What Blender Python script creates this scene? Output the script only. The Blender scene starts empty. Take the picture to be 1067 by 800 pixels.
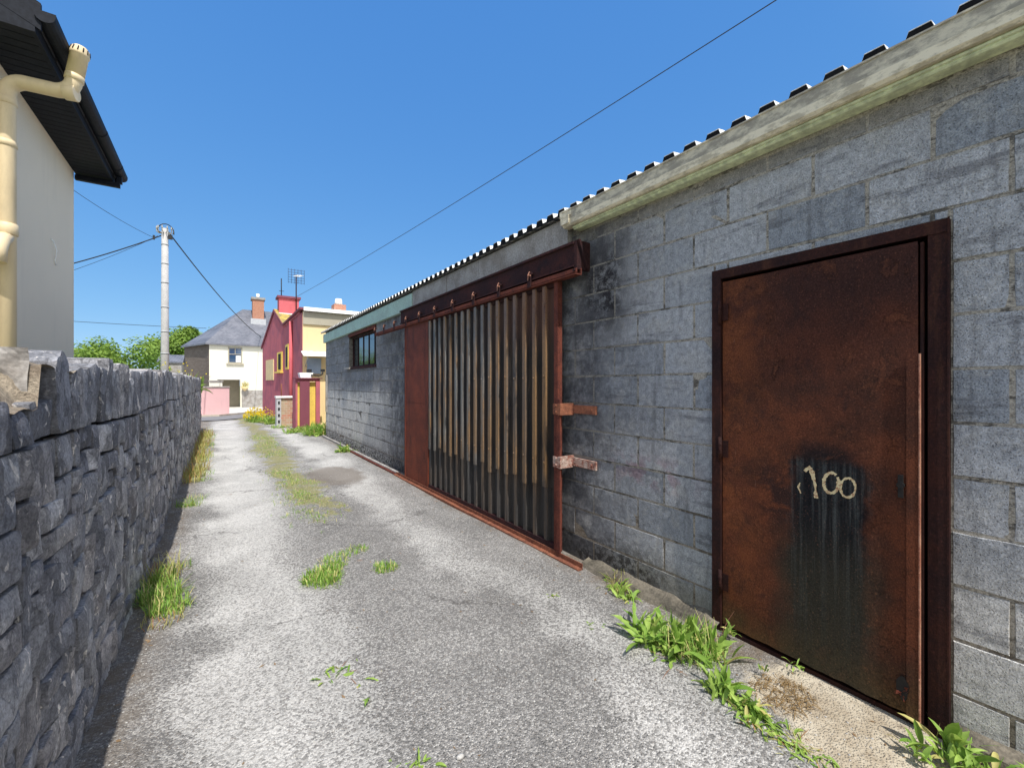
import bpy, math, random
from mathutils import Vector, noise, Matrix
R = math.radians
rng = random.Random(7)
scene = bpy.context.scene
col = scene.collection

# ------------------------------------------------------------------ helpers
class MB:
    """collects verts / faces (with one random float per face group) and links one mesh object"""
    def __init__(s): s.v = []; s.f = []; s.r = []; s.sm = []
    def add(s, vs, fs, r=0.5, smooth=False):
        n = len(s.v)
        s.v += [tuple(p) for p in vs]
        s.r += [r] * len(vs)
        s.f += [tuple(i + n for i in f) for f in fs]
        s.sm += [smooth] * len(fs)
        return s
    def box(s, a, b, r=0.5):
        x0, y0, z0 = a; x1, y1, z1 = b
        if x0 > x1: x0, x1 = x1, x0
        if y0 > y1: y0, y1 = y1, y0
        if z0 > z1: z0, z1 = z1, z0
        vs = [(x0,y0,z0),(x1,y0,z0),(x1,y1,z0),(x0,y1,z0),(x0,y0,z1),(x1,y0,z1),(x1,y1,z1),(x0,y1,z1)]
        return s.add(vs, [(3,2,1,0),(4,5,6,7),(0,1,5,4),(1,2,6,5),(2,3,7,6),(3,0,4,7)], r)
    def quad(s, a, b, c, d, r=0.5): return s.add([a,b,c,d], [(0,1,2,3)], r)
    def prism(s, pts, d, r=0.5):
        """polygon pts extruded by vector d"""
        n = len(pts); d = Vector(d)
        vs = [Vector(p) for p in pts] + [Vector(p) + d for p in pts]
        fs = [tuple(reversed(range(n))), tuple(range(n, 2*n))] + [(i, (i+1) % n, n+(i+1) % n, n+i) for i in range(n)]
        return s.add(vs, fs, r)
    def tube(s, pts, rad, seg=8, r=0.5, caps=True):
        pts = [Vector(p) for p in pts]; n = len(pts)
        rads = rad if isinstance(rad, (list, tuple)) else [rad] * n
        vs = []; up = None
        for i, p in enumerate(pts):
            t = (pts[min(i+1, n-1)] - pts[max(i-1, 0)]).normalized()
            if up is None:
                up = Vector((0,0,1)) if abs(t.z) < .9 else Vector((1,0,0))
            a = t.cross(up).normalized(); up = a.cross(t).normalized()
            for k in range(seg):
                q = 2*math.pi*k/seg
                vs.append(p + (a*math.cos(q) + up*math.sin(q)) * rads[i])
        fs = []
        for i in range(n-1):
            for k in range(seg):
                fs.append((i*seg+k, i*seg+(k+1) % seg, (i+1)*seg+(k+1) % seg, (i+1)*seg+k))
        s.add(vs, fs, r, True)
        if caps:
            m = len(s.v) - len(vs)
            s.f.append(tuple(m+k for k in reversed(range(seg)))); s.sm.append(False)
            s.f.append(tuple(m+(n-1)*seg+k for k in range(seg))); s.sm.append(False)
        return s
    def build(s, name, mat, parent=None, loc=None):
        me = bpy.data.meshes.new(name)
        me.from_pydata(s.v, [], s.f); 
        at = me.attributes.new('rnd', 'FLOAT', 'POINT')
        at.data.foreach_set('value', s.r)
        me.polygons.foreach_set('use_smooth', s.sm)
        me.materials.append(mat); me.update()
        o = bpy.data.objects.new(name, me); col.objects.link(o)
        if parent is not None:
            o.parent = parent
            o.matrix_parent_inverse = pmat(parent).inverted()
        if loc: o.location = loc
        return o

def pmat(o):
    m = Matrix.Translation(o.location) @ o.rotation_euler.to_matrix().to_4x4()
    if o.parent: m = pmat(o.parent) @ o.matrix_parent_inverse @ m
    return m
def tag(o, label, cat, group=None):
    o['label'] = label; o['category'] = cat
    if group: o['group'] = group
    return o
def empty(name, loc, label, cat, group=None):
    o = bpy.data.objects.new(name, None); col.objects.link(o); o.location = loc
    o.empty_display_size = .2
    return tag(o, label, cat, group)
def struct(o): o['kind'] = 'structure'; return o

# ------------------------------------------------------------------ node materials
class NT:
    def __init__(s, name, rough=.8, metal=0.0, spec=.35):
        s.m = bpy.data.materials.new(name); s.m.use_nodes = True
        s.t = s.m.node_tree; s.n = s.t.nodes; s.l = s.t.links
        s.b = s.n['Principled BSDF']
        s.b.inputs['Roughness'].default_value = rough
        s.b.inputs['Metallic'].default_value = metal
        s.b.inputs['Specular IOR Level'].default_value = spec
        s.co = s.n.new('ShaderNodeTexCoord').outputs['Object']
    def lk(s, a, b):
        if isinstance(a, bpy.types.NodeSocket): s.l.new(a, b)
        elif isinstance(a, (tuple, list)) and b.type == 'RGBA': b.default_value = (*a[:3], 1)
        else: b.default_value = a
    def mapv(s, scale=(1,1,1), loc=(0,0,0), src=None):
        m = s.n.new('ShaderNodeMapping'); s.lk(src or s.co, m.inputs[0])
        m.inputs['Scale'].default_value = scale; m.inputs['Location'].default_value = loc
        return m.outputs[0]
    def noise(s, sc, det=4, rough=.55, vec=None, dist=0, out='Fac'):
        n = s.n.new('ShaderNodeTexNoise'); s.lk(vec or s.co, n.inputs['Vector'])
        n.inputs['Scale'].default_value = sc; n.inputs['Detail'].default_value = det
        n.inputs['Roughness'].default_value = rough; n.inputs['Distortion'].default_value = dist
        return n.outputs[out]
    def vor(s, sc, vec=None, feat='F1', out='Distance', rnd=1):
        n = s.n.new('ShaderNodeTexVoronoi'); s.lk(vec or s.co, n.inputs['Vector']); n.feature = feat
        n.inputs['Scale'].default_value = sc; n.inputs['Randomness'].default_value = rnd
        return n.outputs[out]
    def ramp(s, x, a, b, lo=0.0, hi=1.0):
        n = s.n.new('ShaderNodeMapRange'); n.interpolation_type = 'SMOOTHSTEP'
        s.lk(x, n.inputs[0])
        for i, v in ((1,a),(2,b),(3,lo),(4,hi)): s.lk(v, n.inputs[i])
        return n.outputs[0]
    def math(s, op, a, b=0.0, c=0.0):
        n = s.n.new('ShaderNodeMath'); n.operation = op
        s.lk(a, n.inputs[0]); s.lk(b, n.inputs[1]); s.lk(c, n.inputs[2]); return n.outputs[0]
    def mul(s, a, b): return s.math('MULTIPLY', a, b)
    def addm(s, a, b): return s.math('ADD', a, b)
    def mix(s, f, a, b, mode='MIX'):
        n = s.n.new('ShaderNodeMix'); n.data_type = 'RGBA'; n.blend_type = mode
        s.lk(f, n.inputs[0]); s.lk(a, n.inputs[6]); s.lk(b, n.inputs[7]); return n.outputs[2]
    def xyz(s, src=None):
        n = s.n.new('ShaderNodeSeparateXYZ'); s.lk(src or s.co, n.inputs[0]); return n.outputs
    def attr(s, name='rnd'):
        n = s.n.new('ShaderNodeAttribute'); n.attribute_name = name; return n.outputs['Fac']
    def hsv(s, c, h=.5, sat=1, v=1):
        n = s.n.new('ShaderNodeHueSaturation'); s.lk(c, n.inputs['Color'])
        s.lk(h, n.inputs['Hue']); s.lk(sat, n.inputs['Saturation']); s.lk(v, n.inputs['Value']); return n.outputs[0]
    def bump(s, h, d=.01, st=1.0, prev=None):
        n = s.n.new('ShaderNodeBump'); s.lk(h, n.inputs['Height'])
        n.inputs['Distance'].default_value = d; n.inputs['Strength'].default_value = st
        if prev: s.l.new(prev, n.inputs['Normal'])
        return n.outputs[0]
    def fin(s, c, nrm=None, rough=None, metal=None):
        s.lk(c, s.b.inputs['Base Color'])
        if nrm: s.l.new(nrm, s.b.inputs['Normal'])
        if rough is not None: s.lk(rough, s.b.inputs['Roughness'])
        if metal is not None: s.lk(metal, s.b.inputs['Metallic'])
        return s.m

def mottled(name, c, c2=None, sc=3, amt=.5, rough=.8, bump=.002, fine=60, metal=0, spec=.35):
    t = NT(name, rough, metal, spec)
    c2 = c2 or tuple(x*.6 for x in c)
    f = t.ramp(t.noise(sc, 6, .65), .35, .68, 0, amt)
    cc = t.mix(f, c, c2)
    fn = t.noise(fine, 3)
    cc = t.mix(.6, cc, t.ramp(fn, .3, .7, .55, 1.2), 'MULTIPLY')
    cc = t.hsv(cc, v=1.35)
    return t.fin(cc, t.bump(fn, bump, .7) if bump else None)

def m_block():
    t = NT('concrete_block', .92, 0, .25)
    x, y, z = t.xyz()
    r = t.attr()
    base = t.mix(r, (.28,.30,.325), (.47,.475,.485))
    # darker, bluish further along and in sooty areas
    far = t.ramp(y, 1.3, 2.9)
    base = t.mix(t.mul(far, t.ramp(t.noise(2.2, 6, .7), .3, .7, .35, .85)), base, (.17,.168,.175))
    big = t.noise(1.1, 6, .62)
    base = t.mix(t.ramp(big, .42, .66, 0, .5), base, (.25,.24,.235))
    pb = t.noise(7, 6, .7, dist=.5)
    base = t.mix(t.ramp(pb, .50, .62, 0, .32), base, (.46,.44,.40))
    # bottom grows warmer / mossy; damp brown far
    low = t.ramp(t.addm(z, t.mul(t.noise(3, 5), .5)), .60, .25)
    warm = t.mix(far, (.30,.28,.22), (.085,.07,.055))
    base = t.mix(t.mul(low, .75), base, warm)
    sun_far = t.mul(t.ramp(t.addm(z, t.mul(t.noise(2.5, 5), .5)), 1.75, 1.35), t.ramp(y, 6.6, 8.2))  # grazing sun on the far lower courses, painted as a paler tone
    base = t.mix(t.mul(sun_far, .9), base, (.66,.64,.60))
    sun_near = t.mul(t.ramp(t.addm(z, t.mul(t.noise(3.5, 5), .3)), 1.0, .7), t.ramp(y, .7, .4))  # same painted sunlight on the near lower courses
    base = t.mix(t.mul(sun_near, .75), base, (.66,.64,.60))
    # top mortar smear
    hi = t.ramp(t.addm(z, t.mul(t.noise(6, 5), .10)), 2.69, 2.76)
    base = t.mix(t.mul(hi, .75), base, (.27,.24,.19))
    # soot clump by the rail end
    dx = t.math('ABSOLUTE', t.math('SUBTRACT', y, 2.45))
    dz = t.math('ABSOLUTE', t.math('SUBTRACT', z, 2.25))
    s1 = t.mul(t.ramp(dx, .36, .10), t.ramp(dz, .55, .15))
    s1 = t.mul(s1, t.ramp(t.noise(14, 8, .8), .36, .56))
    base = t.mix(s1, base, (.02,.018,.02))
    # dark crust at the foot of the wall beside the steel door
    s2 = t.mul(t.ramp(z, .38, .1), t.ramp(y, 1.7, 2.1))
    s2 = t.mul(s2, t.ramp(t.noise(22, 6, .75), .44, .54))
    base = t.mix(t.mul(s2, .9), base, (.025,.02,.016))
    # streaks
    st = t.noise(5, 5, .6, vec=t.mapv((1, 3.2, .35)))
    base = t.mix(t.ramp(st, .54, .70, 0, .42), base, (.10,.10,.105))
    # smoke-dark strip next to the sliding door post and dark bands along some courses
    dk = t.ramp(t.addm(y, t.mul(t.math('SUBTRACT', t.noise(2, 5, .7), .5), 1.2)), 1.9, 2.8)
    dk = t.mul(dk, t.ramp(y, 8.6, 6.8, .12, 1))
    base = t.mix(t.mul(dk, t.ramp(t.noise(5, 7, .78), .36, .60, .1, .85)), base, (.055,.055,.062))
    bd = t.noise(3, 5, .7, vec=t.mapv((1, .6, 4.0), (2,2,2)))
    base = t.mix(t.ramp(bd, .55, .68, 0, .55), base, (.09,.088,.095))
    # white lime streaks
    st2 = t.noise(4, 5, .7, vec=t.mapv((1, 2.0, 1.0), (4,7,1)))
    base = t.mix(t.ramp(st2, .60, .74, 0, .35), base, (.42,.42,.41))
    # faint red and lilac spray ghost
    gx = t.math('ABSOLUTE', t.math('SUBTRACT', y, 1.98)); gz = t.math('ABSOLUTE', t.math('SUBTRACT', z, .86))
    g = t.mul(t.mul(t.ramp(gx, .5, .1), t.ramp(gz, .16, .03)), t.ramp(t.noise(9, 4), .48, .58, 0, .4))
    base = t.mix(g, base, (.22,.07,.10))
    grain = t.noise(170, 3, .75)
    pit = t.vor(120)
    base = t.mix(1, base, t.ramp(grain, .3, .7, .70, 1.30), 'MULTIPLY')
    med = t.noise(28, 5, .7)
    base = t.mix(1, base, t.ramp(med, .25, .75, .75, 1.25), 'MULTIPLY')
    n = t.bump(t.addm(t.mul(grain, .7), t.addm(t.ramp(pit, 0, .35), t.mul(med, 1.5))), .006, 1.0)
    return t.fin(base, n)

def m_mortar():
    t = NT('block_mortar', .95, 0, .2)
    x, y, z = t.xyz()
    far = t.ramp(y, 1.4, 3)
    c = t.mix(t.noise(8, 5), (.33,.30,.25), (.50,.45,.37))
    c = t.mix(t.mul(far, .65), c, (.12,.12,.12))
    ln_ = t.noise(7, 6, .8, vec=t.mapv((1, 1, 2.5)))
    c = t.mix(t.ramp(ln_, .50, .58, 0, .75), c, (.05,.045,.04))
    low = t.ramp(z, .8, .2, 0, .5)
    c = t.mix(low, c, (.20,.15,.10))
    g = t.noise(120, 4, .7)
    c = t.mix(1, c, t.ramp(g, .3, .7, .6, 1.3), 'MULTIPLY')
    return t.fin(c, t.bump(t.addm(g, t.noise(20, 4)), .008, .8))

def m_rubble():
    t = NT('limestone_rubble', .85, 0, .3)
    r = t.attr()
    c = t.mix(r, (.22,.225,.25), (.60,.59,.60))
    c = t.mix(t.ramp(t.math('FRACT', t.mul(r, 7.3)), .6, .9, 0, .45), c, (.44,.39,.36))
    c = t.mix(t.ramp(t.math('FRACT', t.mul(r, 13.1)), .75, .95, 0, .5), c, (.14,.15,.19))
    f = t.noise(7, 7, .7, dist=.6)
    c = t.mix(t.ramp(f, .42, .60, 0, .6), c, (.13,.13,.145))
    f2 = t.noise(16, 6, .75, vec=t.mapv((1,1,1), (5,3,9)))
    c = t.mix(t.ramp(f2, .57, .68, 0, .5), c, (.60,.57,.55))
    f3 = t.noise(22, 3, .6, vec=t.mapv((1,1,.6), (1,8,4)), dist=.8)
    c = t.mix(t.ramp(f3, .63, .67, 0, .8), c, (.88,.82,.76))  # pale chips, also painting in the sun caught on small facets
    c = t.mix(t.ramp(t.noise(2.3, 4), .55, .75, 0, .35), c, (.20,.155,.135))
    g = t.noise(90, 5, .75)
    c = t.mix(1, c, t.ramp(g, .3, .7, .65, 1.35), 'MULTIPLY')
    rid = t.noise(11, 8, .7, dist=1.2)
    wv = t.n.new('ShaderNodeVectorMath'); wv.operation = 'MULTIPLY_ADD'
    t.l.new(t.noise(9, 4, .6, out='Color'), wv.inputs[0]); wv.inputs[1].default_value = (.10,.10,.10); t.l.new(t.co, wv.inputs[2])
    cellc = t.vor(15, vec=t.mapv((1, .9, .5), src=wv.outputs[0]), out='Color')
    cell = t.xyz(cellc)[0]
    # flat chipped flakes with crisp steps
    c = t.mix(1, c, t.ramp(cell, 0, 1, .72, 1.28), 'MULTIPLY')
    edge = t.vor(15, vec=t.mapv((1, .9, .5), src=wv.outputs[0]), feat='DISTANCE_TO_EDGE')
    c = t.mix(t.ramp(edge, .05, .01, 0, .28), c, (.03,.03,.04))
    n = t.bump(t.addm(t.mul(rid, 1.3), t.addm(t.mul(g, .5), t.mul(cell, .45))), .016, .9)
    return t.fin(c, n)

def m_tan_rubble():
    t = NT('crumbled_mortar', .95, 0, .2)
    f = t.noise(9, 7, .7)
    c = t.mix(t.ramp(f, .35, .65), (.66,.56,.43), (.46,.37,.28))
    c = t.mix(t.ramp(t.noise(14, 5, .7), .60, .68, 0, .8), c, (.08,.06,.05))
    g = t.noise(80, 5, .8)
    c = t.mix(1, c, t.ramp(g, .3, .7, .7, 1.3), 'MULTIPLY')
    return t.fin(c, t.bump(t.addm(f, g), .03, 1))

def m_lane():
    t = NT('worn_asphalt', .9, 0, .3)
    x, y, z = t.xyz()
    wob = t.noise(.7, 4, .6)
    xw = t.addm(x, t.mul(t.math('SUBTRACT', wob, .5), 1.3))
    # dusty wheel tracks
    tr1 = t.ramp(t.math('ABSOLUTE', t.math('SUBTRACT', xw, .22)), .62, .12)
    tr2 = t.ramp(t.math('ABSOLUTE', t.math('SUBTRACT', xw, 1.72)), .42, .08)
    dust = t.noise(2.6, 9, .74, vec=t.mapv((1,.55,1)))
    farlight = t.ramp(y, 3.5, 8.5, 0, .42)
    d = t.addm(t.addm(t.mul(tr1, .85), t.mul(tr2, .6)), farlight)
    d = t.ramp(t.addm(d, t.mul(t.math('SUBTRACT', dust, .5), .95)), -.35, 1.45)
    # stone chips in the surface
    chip = t.vor(110, vec=t.mapv((1,1,1)), out='Color')
    chipv = t.xyz(chip)[0]
    chipd = t.vor(110)
    chip2 = t.vor(210, out='Color'); c2 = t.xyz(chip2)[1]
    tone = t.mix(t.ramp(chipv, .1, .9), (.085,.082,.078), (.44,.42,.395))
    tone = t.mix(t.ramp(chipv, .86, .9, 0, .85), tone, (.60,.58,.54))
    tint = t.ramp(t.xyz(chip)[2], .8, .95, 0, .35)
    tone = t.mix(tint, tone, (.24,.17,.12))
    tone = t.mix(t.ramp(chipd, .35, .62, 0, .75), tone, (.06,.06,.06))
    tone = t.mix(.35, tone, t.mix(c2, (.11,.105,.10), (.42,.40,.375)))
    dustc = t.mix(t.noise(60, 5, .8), (.42,.41,.39), (.66,.64,.60))
    fine = t.noise(300, 2, .8)
    dustc = t.mix(1, dustc, t.ramp(fine, .3, .7, .72, 1.25), 'MULTIPLY')
    cfac = t.ramp(t.addm(d, t.mul(t.math('SUBTRACT', chipv, .5), .7)), .12, 1.1, .04, .84)
    c = t.mix(cfac, tone, dustc)
    # broad tone variation
    c = t.mix(1, c, t.ramp(t.noise(1.4, 5, .6), .3, .7, .82, 1.14), 'MULTIPLY')
    # damp / worn patch
    px = t.math('SUBTRACT', x, 1.55); py = t.math('SUBTRACT', y, 7.4)
    dd = t.math('SQRT', t.addm(t.mul(t.mul(px, px), 2.6), t.mul(t.mul(py, py), .75)))
    dd = t.addm(dd, t.mul(t.math('SUBTRACT', t.noise(3, 4), .5), .7))
    c = t.mix(t.ramp(dd, .80, .55, 0, .8), c, (.17,.145,.12))
    # earth and moss along the crown and at both edges
    cr = t.ramp(t.math('ABSOLUTE', t.math('SUBTRACT', xw, .98)), .42, .1)
    cr = t.mul(cr, t.ramp(y, 4.2, 6))
    ms = t.ramp(t.addm(t.noise(4.5, 7, .72), t.mul(cr, .30)), .66, .80, 0, .8)
    moss = t.mix(t.ramp(t.noise(40, 4, .7), .35, .65), (.16,.17,.045), (.33,.29,.13))
    c = t.mix(t.mul(ms, t.ramp(cr, 0, .3)), c, moss)
    ed = t.addm(t.ramp(x, -.18, -.45), t.ramp(t.addm(x, t.mul(t.noise(5, 5), .3)), 2.36, 2.62))
    c = t.mix(t.mul(ed, t.ramp(t.noise(6, 6, .7), .35, .6, .15, .8)), c, (.15,.115,.08))
    # scattered reddish brown spots
    sp = t.vor(2.1, vec=t.mapv((1,1,1), (3,1,0)))
    spn = t.addm(sp, t.mul(t.math('SUBTRACT', t.noise(30, 4), .5), .12))
    c = t.mix(t.ramp(spn, .075, .03, 0, .5), c, (.22,.13,.085))
    h = t.addm(t.mul(t.ramp(chipd, .6, .1), t.math('SUBTRACT', 1.15, d)), t.mul(fine, .35))
    n = t.bump(h, .006, .8)
    n = t.bump(t.noise(18, 5, .7), .012, .5, n)
    # concrete patch in front of the steel door
    nz_ = t.mul(t.math('SUBTRACT', t.noise(3.5, 6, .7), .5), .5)
    cm = t.mul(t.ramp(t.addm(t.addm(x, t.mul(y, -.42)), nz_), 1.62, 1.72), t.ramp(t.addm(y, nz_), 1.18, 1.08))
    cc = t.mix(t.ramp(t.noise(5, 6, .7), .35, .65), (.50,.44,.34), (.34,.28,.20))
    cc = t.mix(t.ramp(t.noise(14, 6, .75), .58, .66, 0, .7), cc, (.20,.15,.10))
    cc = t.mix(1, cc, t.ramp(t.noise(120, 4, .8), .3, .7, .88, 1.1), 'MULTIPLY')
    c = t.mix(cm, c, cc)
    ck = t.n.new('ShaderNodeVectorMath'); ck.operation = 'MULTIPLY_ADD'
    t.l.new(t.noise(3, 5, .7, out='Color'), ck.inputs[0]); ck.inputs[1].default_value = (.5,.5,.5); t.l.new(t.co, ck.inputs[2])
    ce = t.vor(.55, vec=ck.outputs[0], feat='DISTANCE_TO_EDGE')
    c = t.mix(t.mul(t.ramp(ce, .010, .002, 0, .6), t.ramp(t.noise(.9, 3), .48, .6)), c, (.06,.055,.05))
    return t.fin(t.hsv(c, v=1.1), n)

def m_rust(name, c1, c2, c3=None, sc=5, streak=True, rough=.85, fine=90, spots=.6):
    t = NT(name, rough, 0, .15)
    f = t.noise(sc, 7, .7)
    c = t.mix(t.ramp(f, .35, .65), c1, c2)
    if c3:
        v = t.mapv((1,1,.15)) if streak else t.co
        c = t.mix(t.ramp(t.noise(sc*2.2, 6, .7, vec=v), .52, .66, 0, .75), c, c3)
    g = t.noise(fine, 5, .8)
    c = t.mix(t.ramp(g, .58, .68, 0, spots), c, tuple(min(1, k*1.9) for k in c1))
    c = t.mix(1, c, t.ramp(g, .3, .7, .65, 1.3), 'MULTIPLY')
    return t.fin(c, t.bump(t.addm(g, f), .004, .8))

def m_steel_door():
    t = NT('rusty_sheet_steel', .85, 0, .15)
    x, y, z = t.xyz()
    f = t.noise(3.2, 7, .65)
    c = t.mix(t.ramp(f, .35, .65), (.125,.038,.018), (.055,.022,.014))
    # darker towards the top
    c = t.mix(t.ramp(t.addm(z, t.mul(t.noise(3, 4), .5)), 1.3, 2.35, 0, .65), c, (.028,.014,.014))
    # orange rust along hinge edge and low right
    e = t.mul(t.ramp(y, 1.05, 1.42), t.ramp(t.noise(5, 6, .7), .38, .62))
    c = t.mix(t.mul(e, .6), c, (.20,.062,.022))
    # wide dark plume with drips under the numbers
    edge = t.mul(t.math('SUBTRACT', t.noise(6, 5, .7), .5), .16)
    yy = t.addm(t.math('ABSOLUTE', t.math('SUBTRACT', y, .895)), edge)
    drip = t.noise(55, 4, .65, vec=t.mapv((1, 1, .03)))
    plume = t.mul(t.ramp(yy, .19, .11), t.ramp(z, 1.13, 1.07))
    plume = t.mul(plume, t.ramp(t.addm(z, t.mul(drip, .55)), .35, .75))
    pc = t.mix(t.ramp(drip, .44, .66), (.008,.009,.011), (.045,.050,.050))
    c = t.mix(t.mul(plume, .93), c, pc)
    # dirty greenish low area under plume and along the bottom
    low = t.mul(t.ramp(yy, .3, .08), t.ramp(z, .85, .45))
    c = t.mix(t.mul(low, .8), c, (.035,.032,.022))
    bot = t.ramp(t.addm(z, t.mul(t.noise(5, 5), .35)), .45, .2)
    c = t.mix(t.mul(bot, .55), c, (.10,.07,.028))
    # smudges left of the plume
    sm = t.mul(t.ramp(t.math('ABSOLUTE', t.math('SUBTRACT', y, 1.10)), .28, .05), t.ramp(t.math('ABSOLUTE', t.math('SUBTRACT', z, .88)), .30, .04))
    sm = t.mul(sm, t.ramp(t.noise(8, 5, .6, dist=1), .38, .56))
    ss = t.mul(t.ramp(t.math('ABSOLUTE', t.math('SUBTRACT', y, .90)), .17, .07), t.ramp(t.math('ABSOLUTE', t.math('SUBTRACT', z, 1.08)), .14, .05)); c = t.mix(t.mul(ss, .85), c, (.010,.009,.011))
    c = t.mix(t.mul(sm, .8), c, (.02,.012,.012))
    fl = t.noise(5.5, 9, .72, vec=t.mapv((1,1,.8), (2,6,1)), dist=.4)
    c = t.mix(t.ramp(fl, .56, .66, 0, .30), c, (.17,.058,.026))
    c = t.mix(t.ramp(fl, .44, .36, 0, .55), c, (.030,.015,.013))
    c = t.mix(t.mul(plume, .9), c, pc); c = t.mix(t.mul(low, .7), c, (.035,.032,.022))
    sc_ = t.noise(3, 3, .6, vec=t.mapv((1, 40, 1.6), (3,3,3)))
    c = t.mix(t.mul(t.ramp(sc_, .73, .75, 0, .6), t.ramp(y, .9, 1.4)), c, (.33,.19,.13))
    g = t.noise(130, 4, .85)
    c = t.mix(t.ramp(g, .60, .70, 0, .5), c, (.26,.10,.045))
    c = t.mix(1, c, t.ramp(g, .3, .7, .55, 1.4), 'MULTIPLY')
    return t.fin(t.hsv(c, v=1.15), t.bump(t.addm(t.addm(g, t.mul(t.noise(2.5, 3), 5)), t.mul(t.ramp(fl, .57, .59), .8)), .004, .9))

def m_corrugated():
    t = NT('stained_corrugated_sheet', .55, .0, .5)
    x, y, z = t.xyz()
    v = t.mapv((1, 1, .09))
    f = t.noise(9, 6, .7, vec=v)
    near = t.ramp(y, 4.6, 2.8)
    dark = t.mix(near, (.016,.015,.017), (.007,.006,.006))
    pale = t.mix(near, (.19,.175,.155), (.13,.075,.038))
    crest = t.ramp(x, 2.424, 2.398)  # crests paler, troughs darker: sunlit strips and recess shade painted in
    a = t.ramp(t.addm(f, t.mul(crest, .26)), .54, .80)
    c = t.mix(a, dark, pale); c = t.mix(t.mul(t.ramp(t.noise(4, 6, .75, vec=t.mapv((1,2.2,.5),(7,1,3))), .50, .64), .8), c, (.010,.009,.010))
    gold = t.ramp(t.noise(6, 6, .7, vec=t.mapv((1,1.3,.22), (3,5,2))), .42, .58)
    c = t.mix(t.mul(gold, t.mul(t.ramp(crest, 0, 1, .12, 1), .8)), c, (.25,.135,.050))  # golden rust kept mostly to the crests as painted sunlit strips
    rd = t.mul(t.ramp(z, 1.7, 2.2), near)
    c = t.mix(t.mul(rd, .55), c, (.12,.045,.028))
    # lower sheet: duller
    c = t.mix(t.ramp(x, 2.4085, 2.410, 0, .0), c, c); c = t.mix(t.ramp(t.addm(z, t.mul(t.noise(6, 4, .6, vec=t.mapv((1,1.5,.4))), .9)), 1.25, .85, 0, .6), c, (.05,.048,.046))
    g = t.noise(110, 4, .8)
    c = t.mix(1, c, t.ramp(g, .3, .7, .6, 1.35), 'MULTIPLY')
    return t.fin(c, t.bump(g, .003, .6), t.ramp(a, 0, 1, .8, .45))

def m_gutter(name, c1, c2, amt):
    t = NT(name, .6, 0, .4)
    f = t.noise(16, 6, .72, vec=t.mapv((1,.6,1.5)))
    c = t.mix(t.ramp(f, .46-amt*.1, .60), c1, c2)
    g = t.noise(70, 4, .8)
    c = t.mix(t.ramp(g, .60, .7, 0, .5), c, (.09,.08,.06))
    return t.fin(c, t.bump(g, .002, .6))

def m_leaf(name, c1, c2, c3=None, trans=.25):
    t = NT(name, .55, 0, .35)
    r = t.attr()
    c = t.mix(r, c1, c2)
    c = t.mix(t.ramp(t.noise(25, 3), .4, .6, 0, .35), c, tuple(k*.6 for k in c1))
    if c3: c = t.mix(t.ramp(r, .86, .92), c, c3)
    t.fin(c)
    # thin leaf: some light comes through
    tr = t.n.new('ShaderNodeBsdfTranslucent'); t.lk(t.hsv(c, v=1.4), tr.inputs[0])
    mx = t.n.new('ShaderNodeMixShader'); mx.inputs[0].default_value = trans
    t.l.new(t.b.outputs[0], mx.inputs[1]); t.l.new(tr.outputs[0], mx.inputs[2])
    t.l.new(mx.outputs[0], t.n['Material Output'].inputs[0])
    return t.m

def m_render(name, c, stain=(.3,.27,.2), amt=.25, sc=1.2, fine=140, z0=None):
    t = NT(name, .9, 0, .25)
    f = t.noise(sc, 6, .65)
    cc = t.mix(t.ramp(f, .4, .7, 0, amt), c, stain)
    st = t.noise(4, 4, .6, vec=t.mapv((1.6,1.6,.25)))
    cc = t.mix(t.ramp(st, .52, .7, 0, amt), cc, tuple(k*.75 for k in c))
    g = t.noise(fine, 4, .75)
    cc = t.mix(1, cc, t.ramp(g, .3, .7, .9, 1.08), 'MULTIPLY')
    return t.fin(cc, t.bump(g, .004, .6))

def m_pipe():
    t = NT('cream_pvc_pipe', .5, 0, .4)
    d = t.noise(5, 6, .7, vec=t.mapv((1,1,.3)))
    c = t.mix(t.ramp(d, .48, .72, 0, .38), (.76,.61,.38), (.42,.33,.21))
    return t.fin(c, None, t.ramp(d, .4, .7, .42, .7))

def m_slate():
    t = NT('roof_slate', .6, 0, .4)
    b = t.n.new('ShaderNodeTexBrick')
    v = t.n.new('ShaderNodeCombineXYZ'); x, y, z = t.xyz()
    t.lk(t.addm(x, t.mul(y, .35)), v.inputs[0]); t.lk(t.mul(z, 1.3), v.inputs[1]); t.lk(v.outputs[0], b.inputs['Vector'])
    b.inputs['Scale'].default_value = 3; b.inputs['Mortar Size'].default_value = .03
    b.inputs['Color1'].default_value = (.13,.14,.17,1); b.inputs['Color2'].default_value = (.21,.22,.255,1)
    b.inputs['Mortar'].default_value = (.06,.06,.07,1)
    c = t.mix(t.ramp(t.noise(1.5, 5), .4, .7, 0, .5), b.outputs[0], (.24,.24,.27))
    return t.fin(c, t.bump(b.outputs[1], .02, .4))

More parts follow.
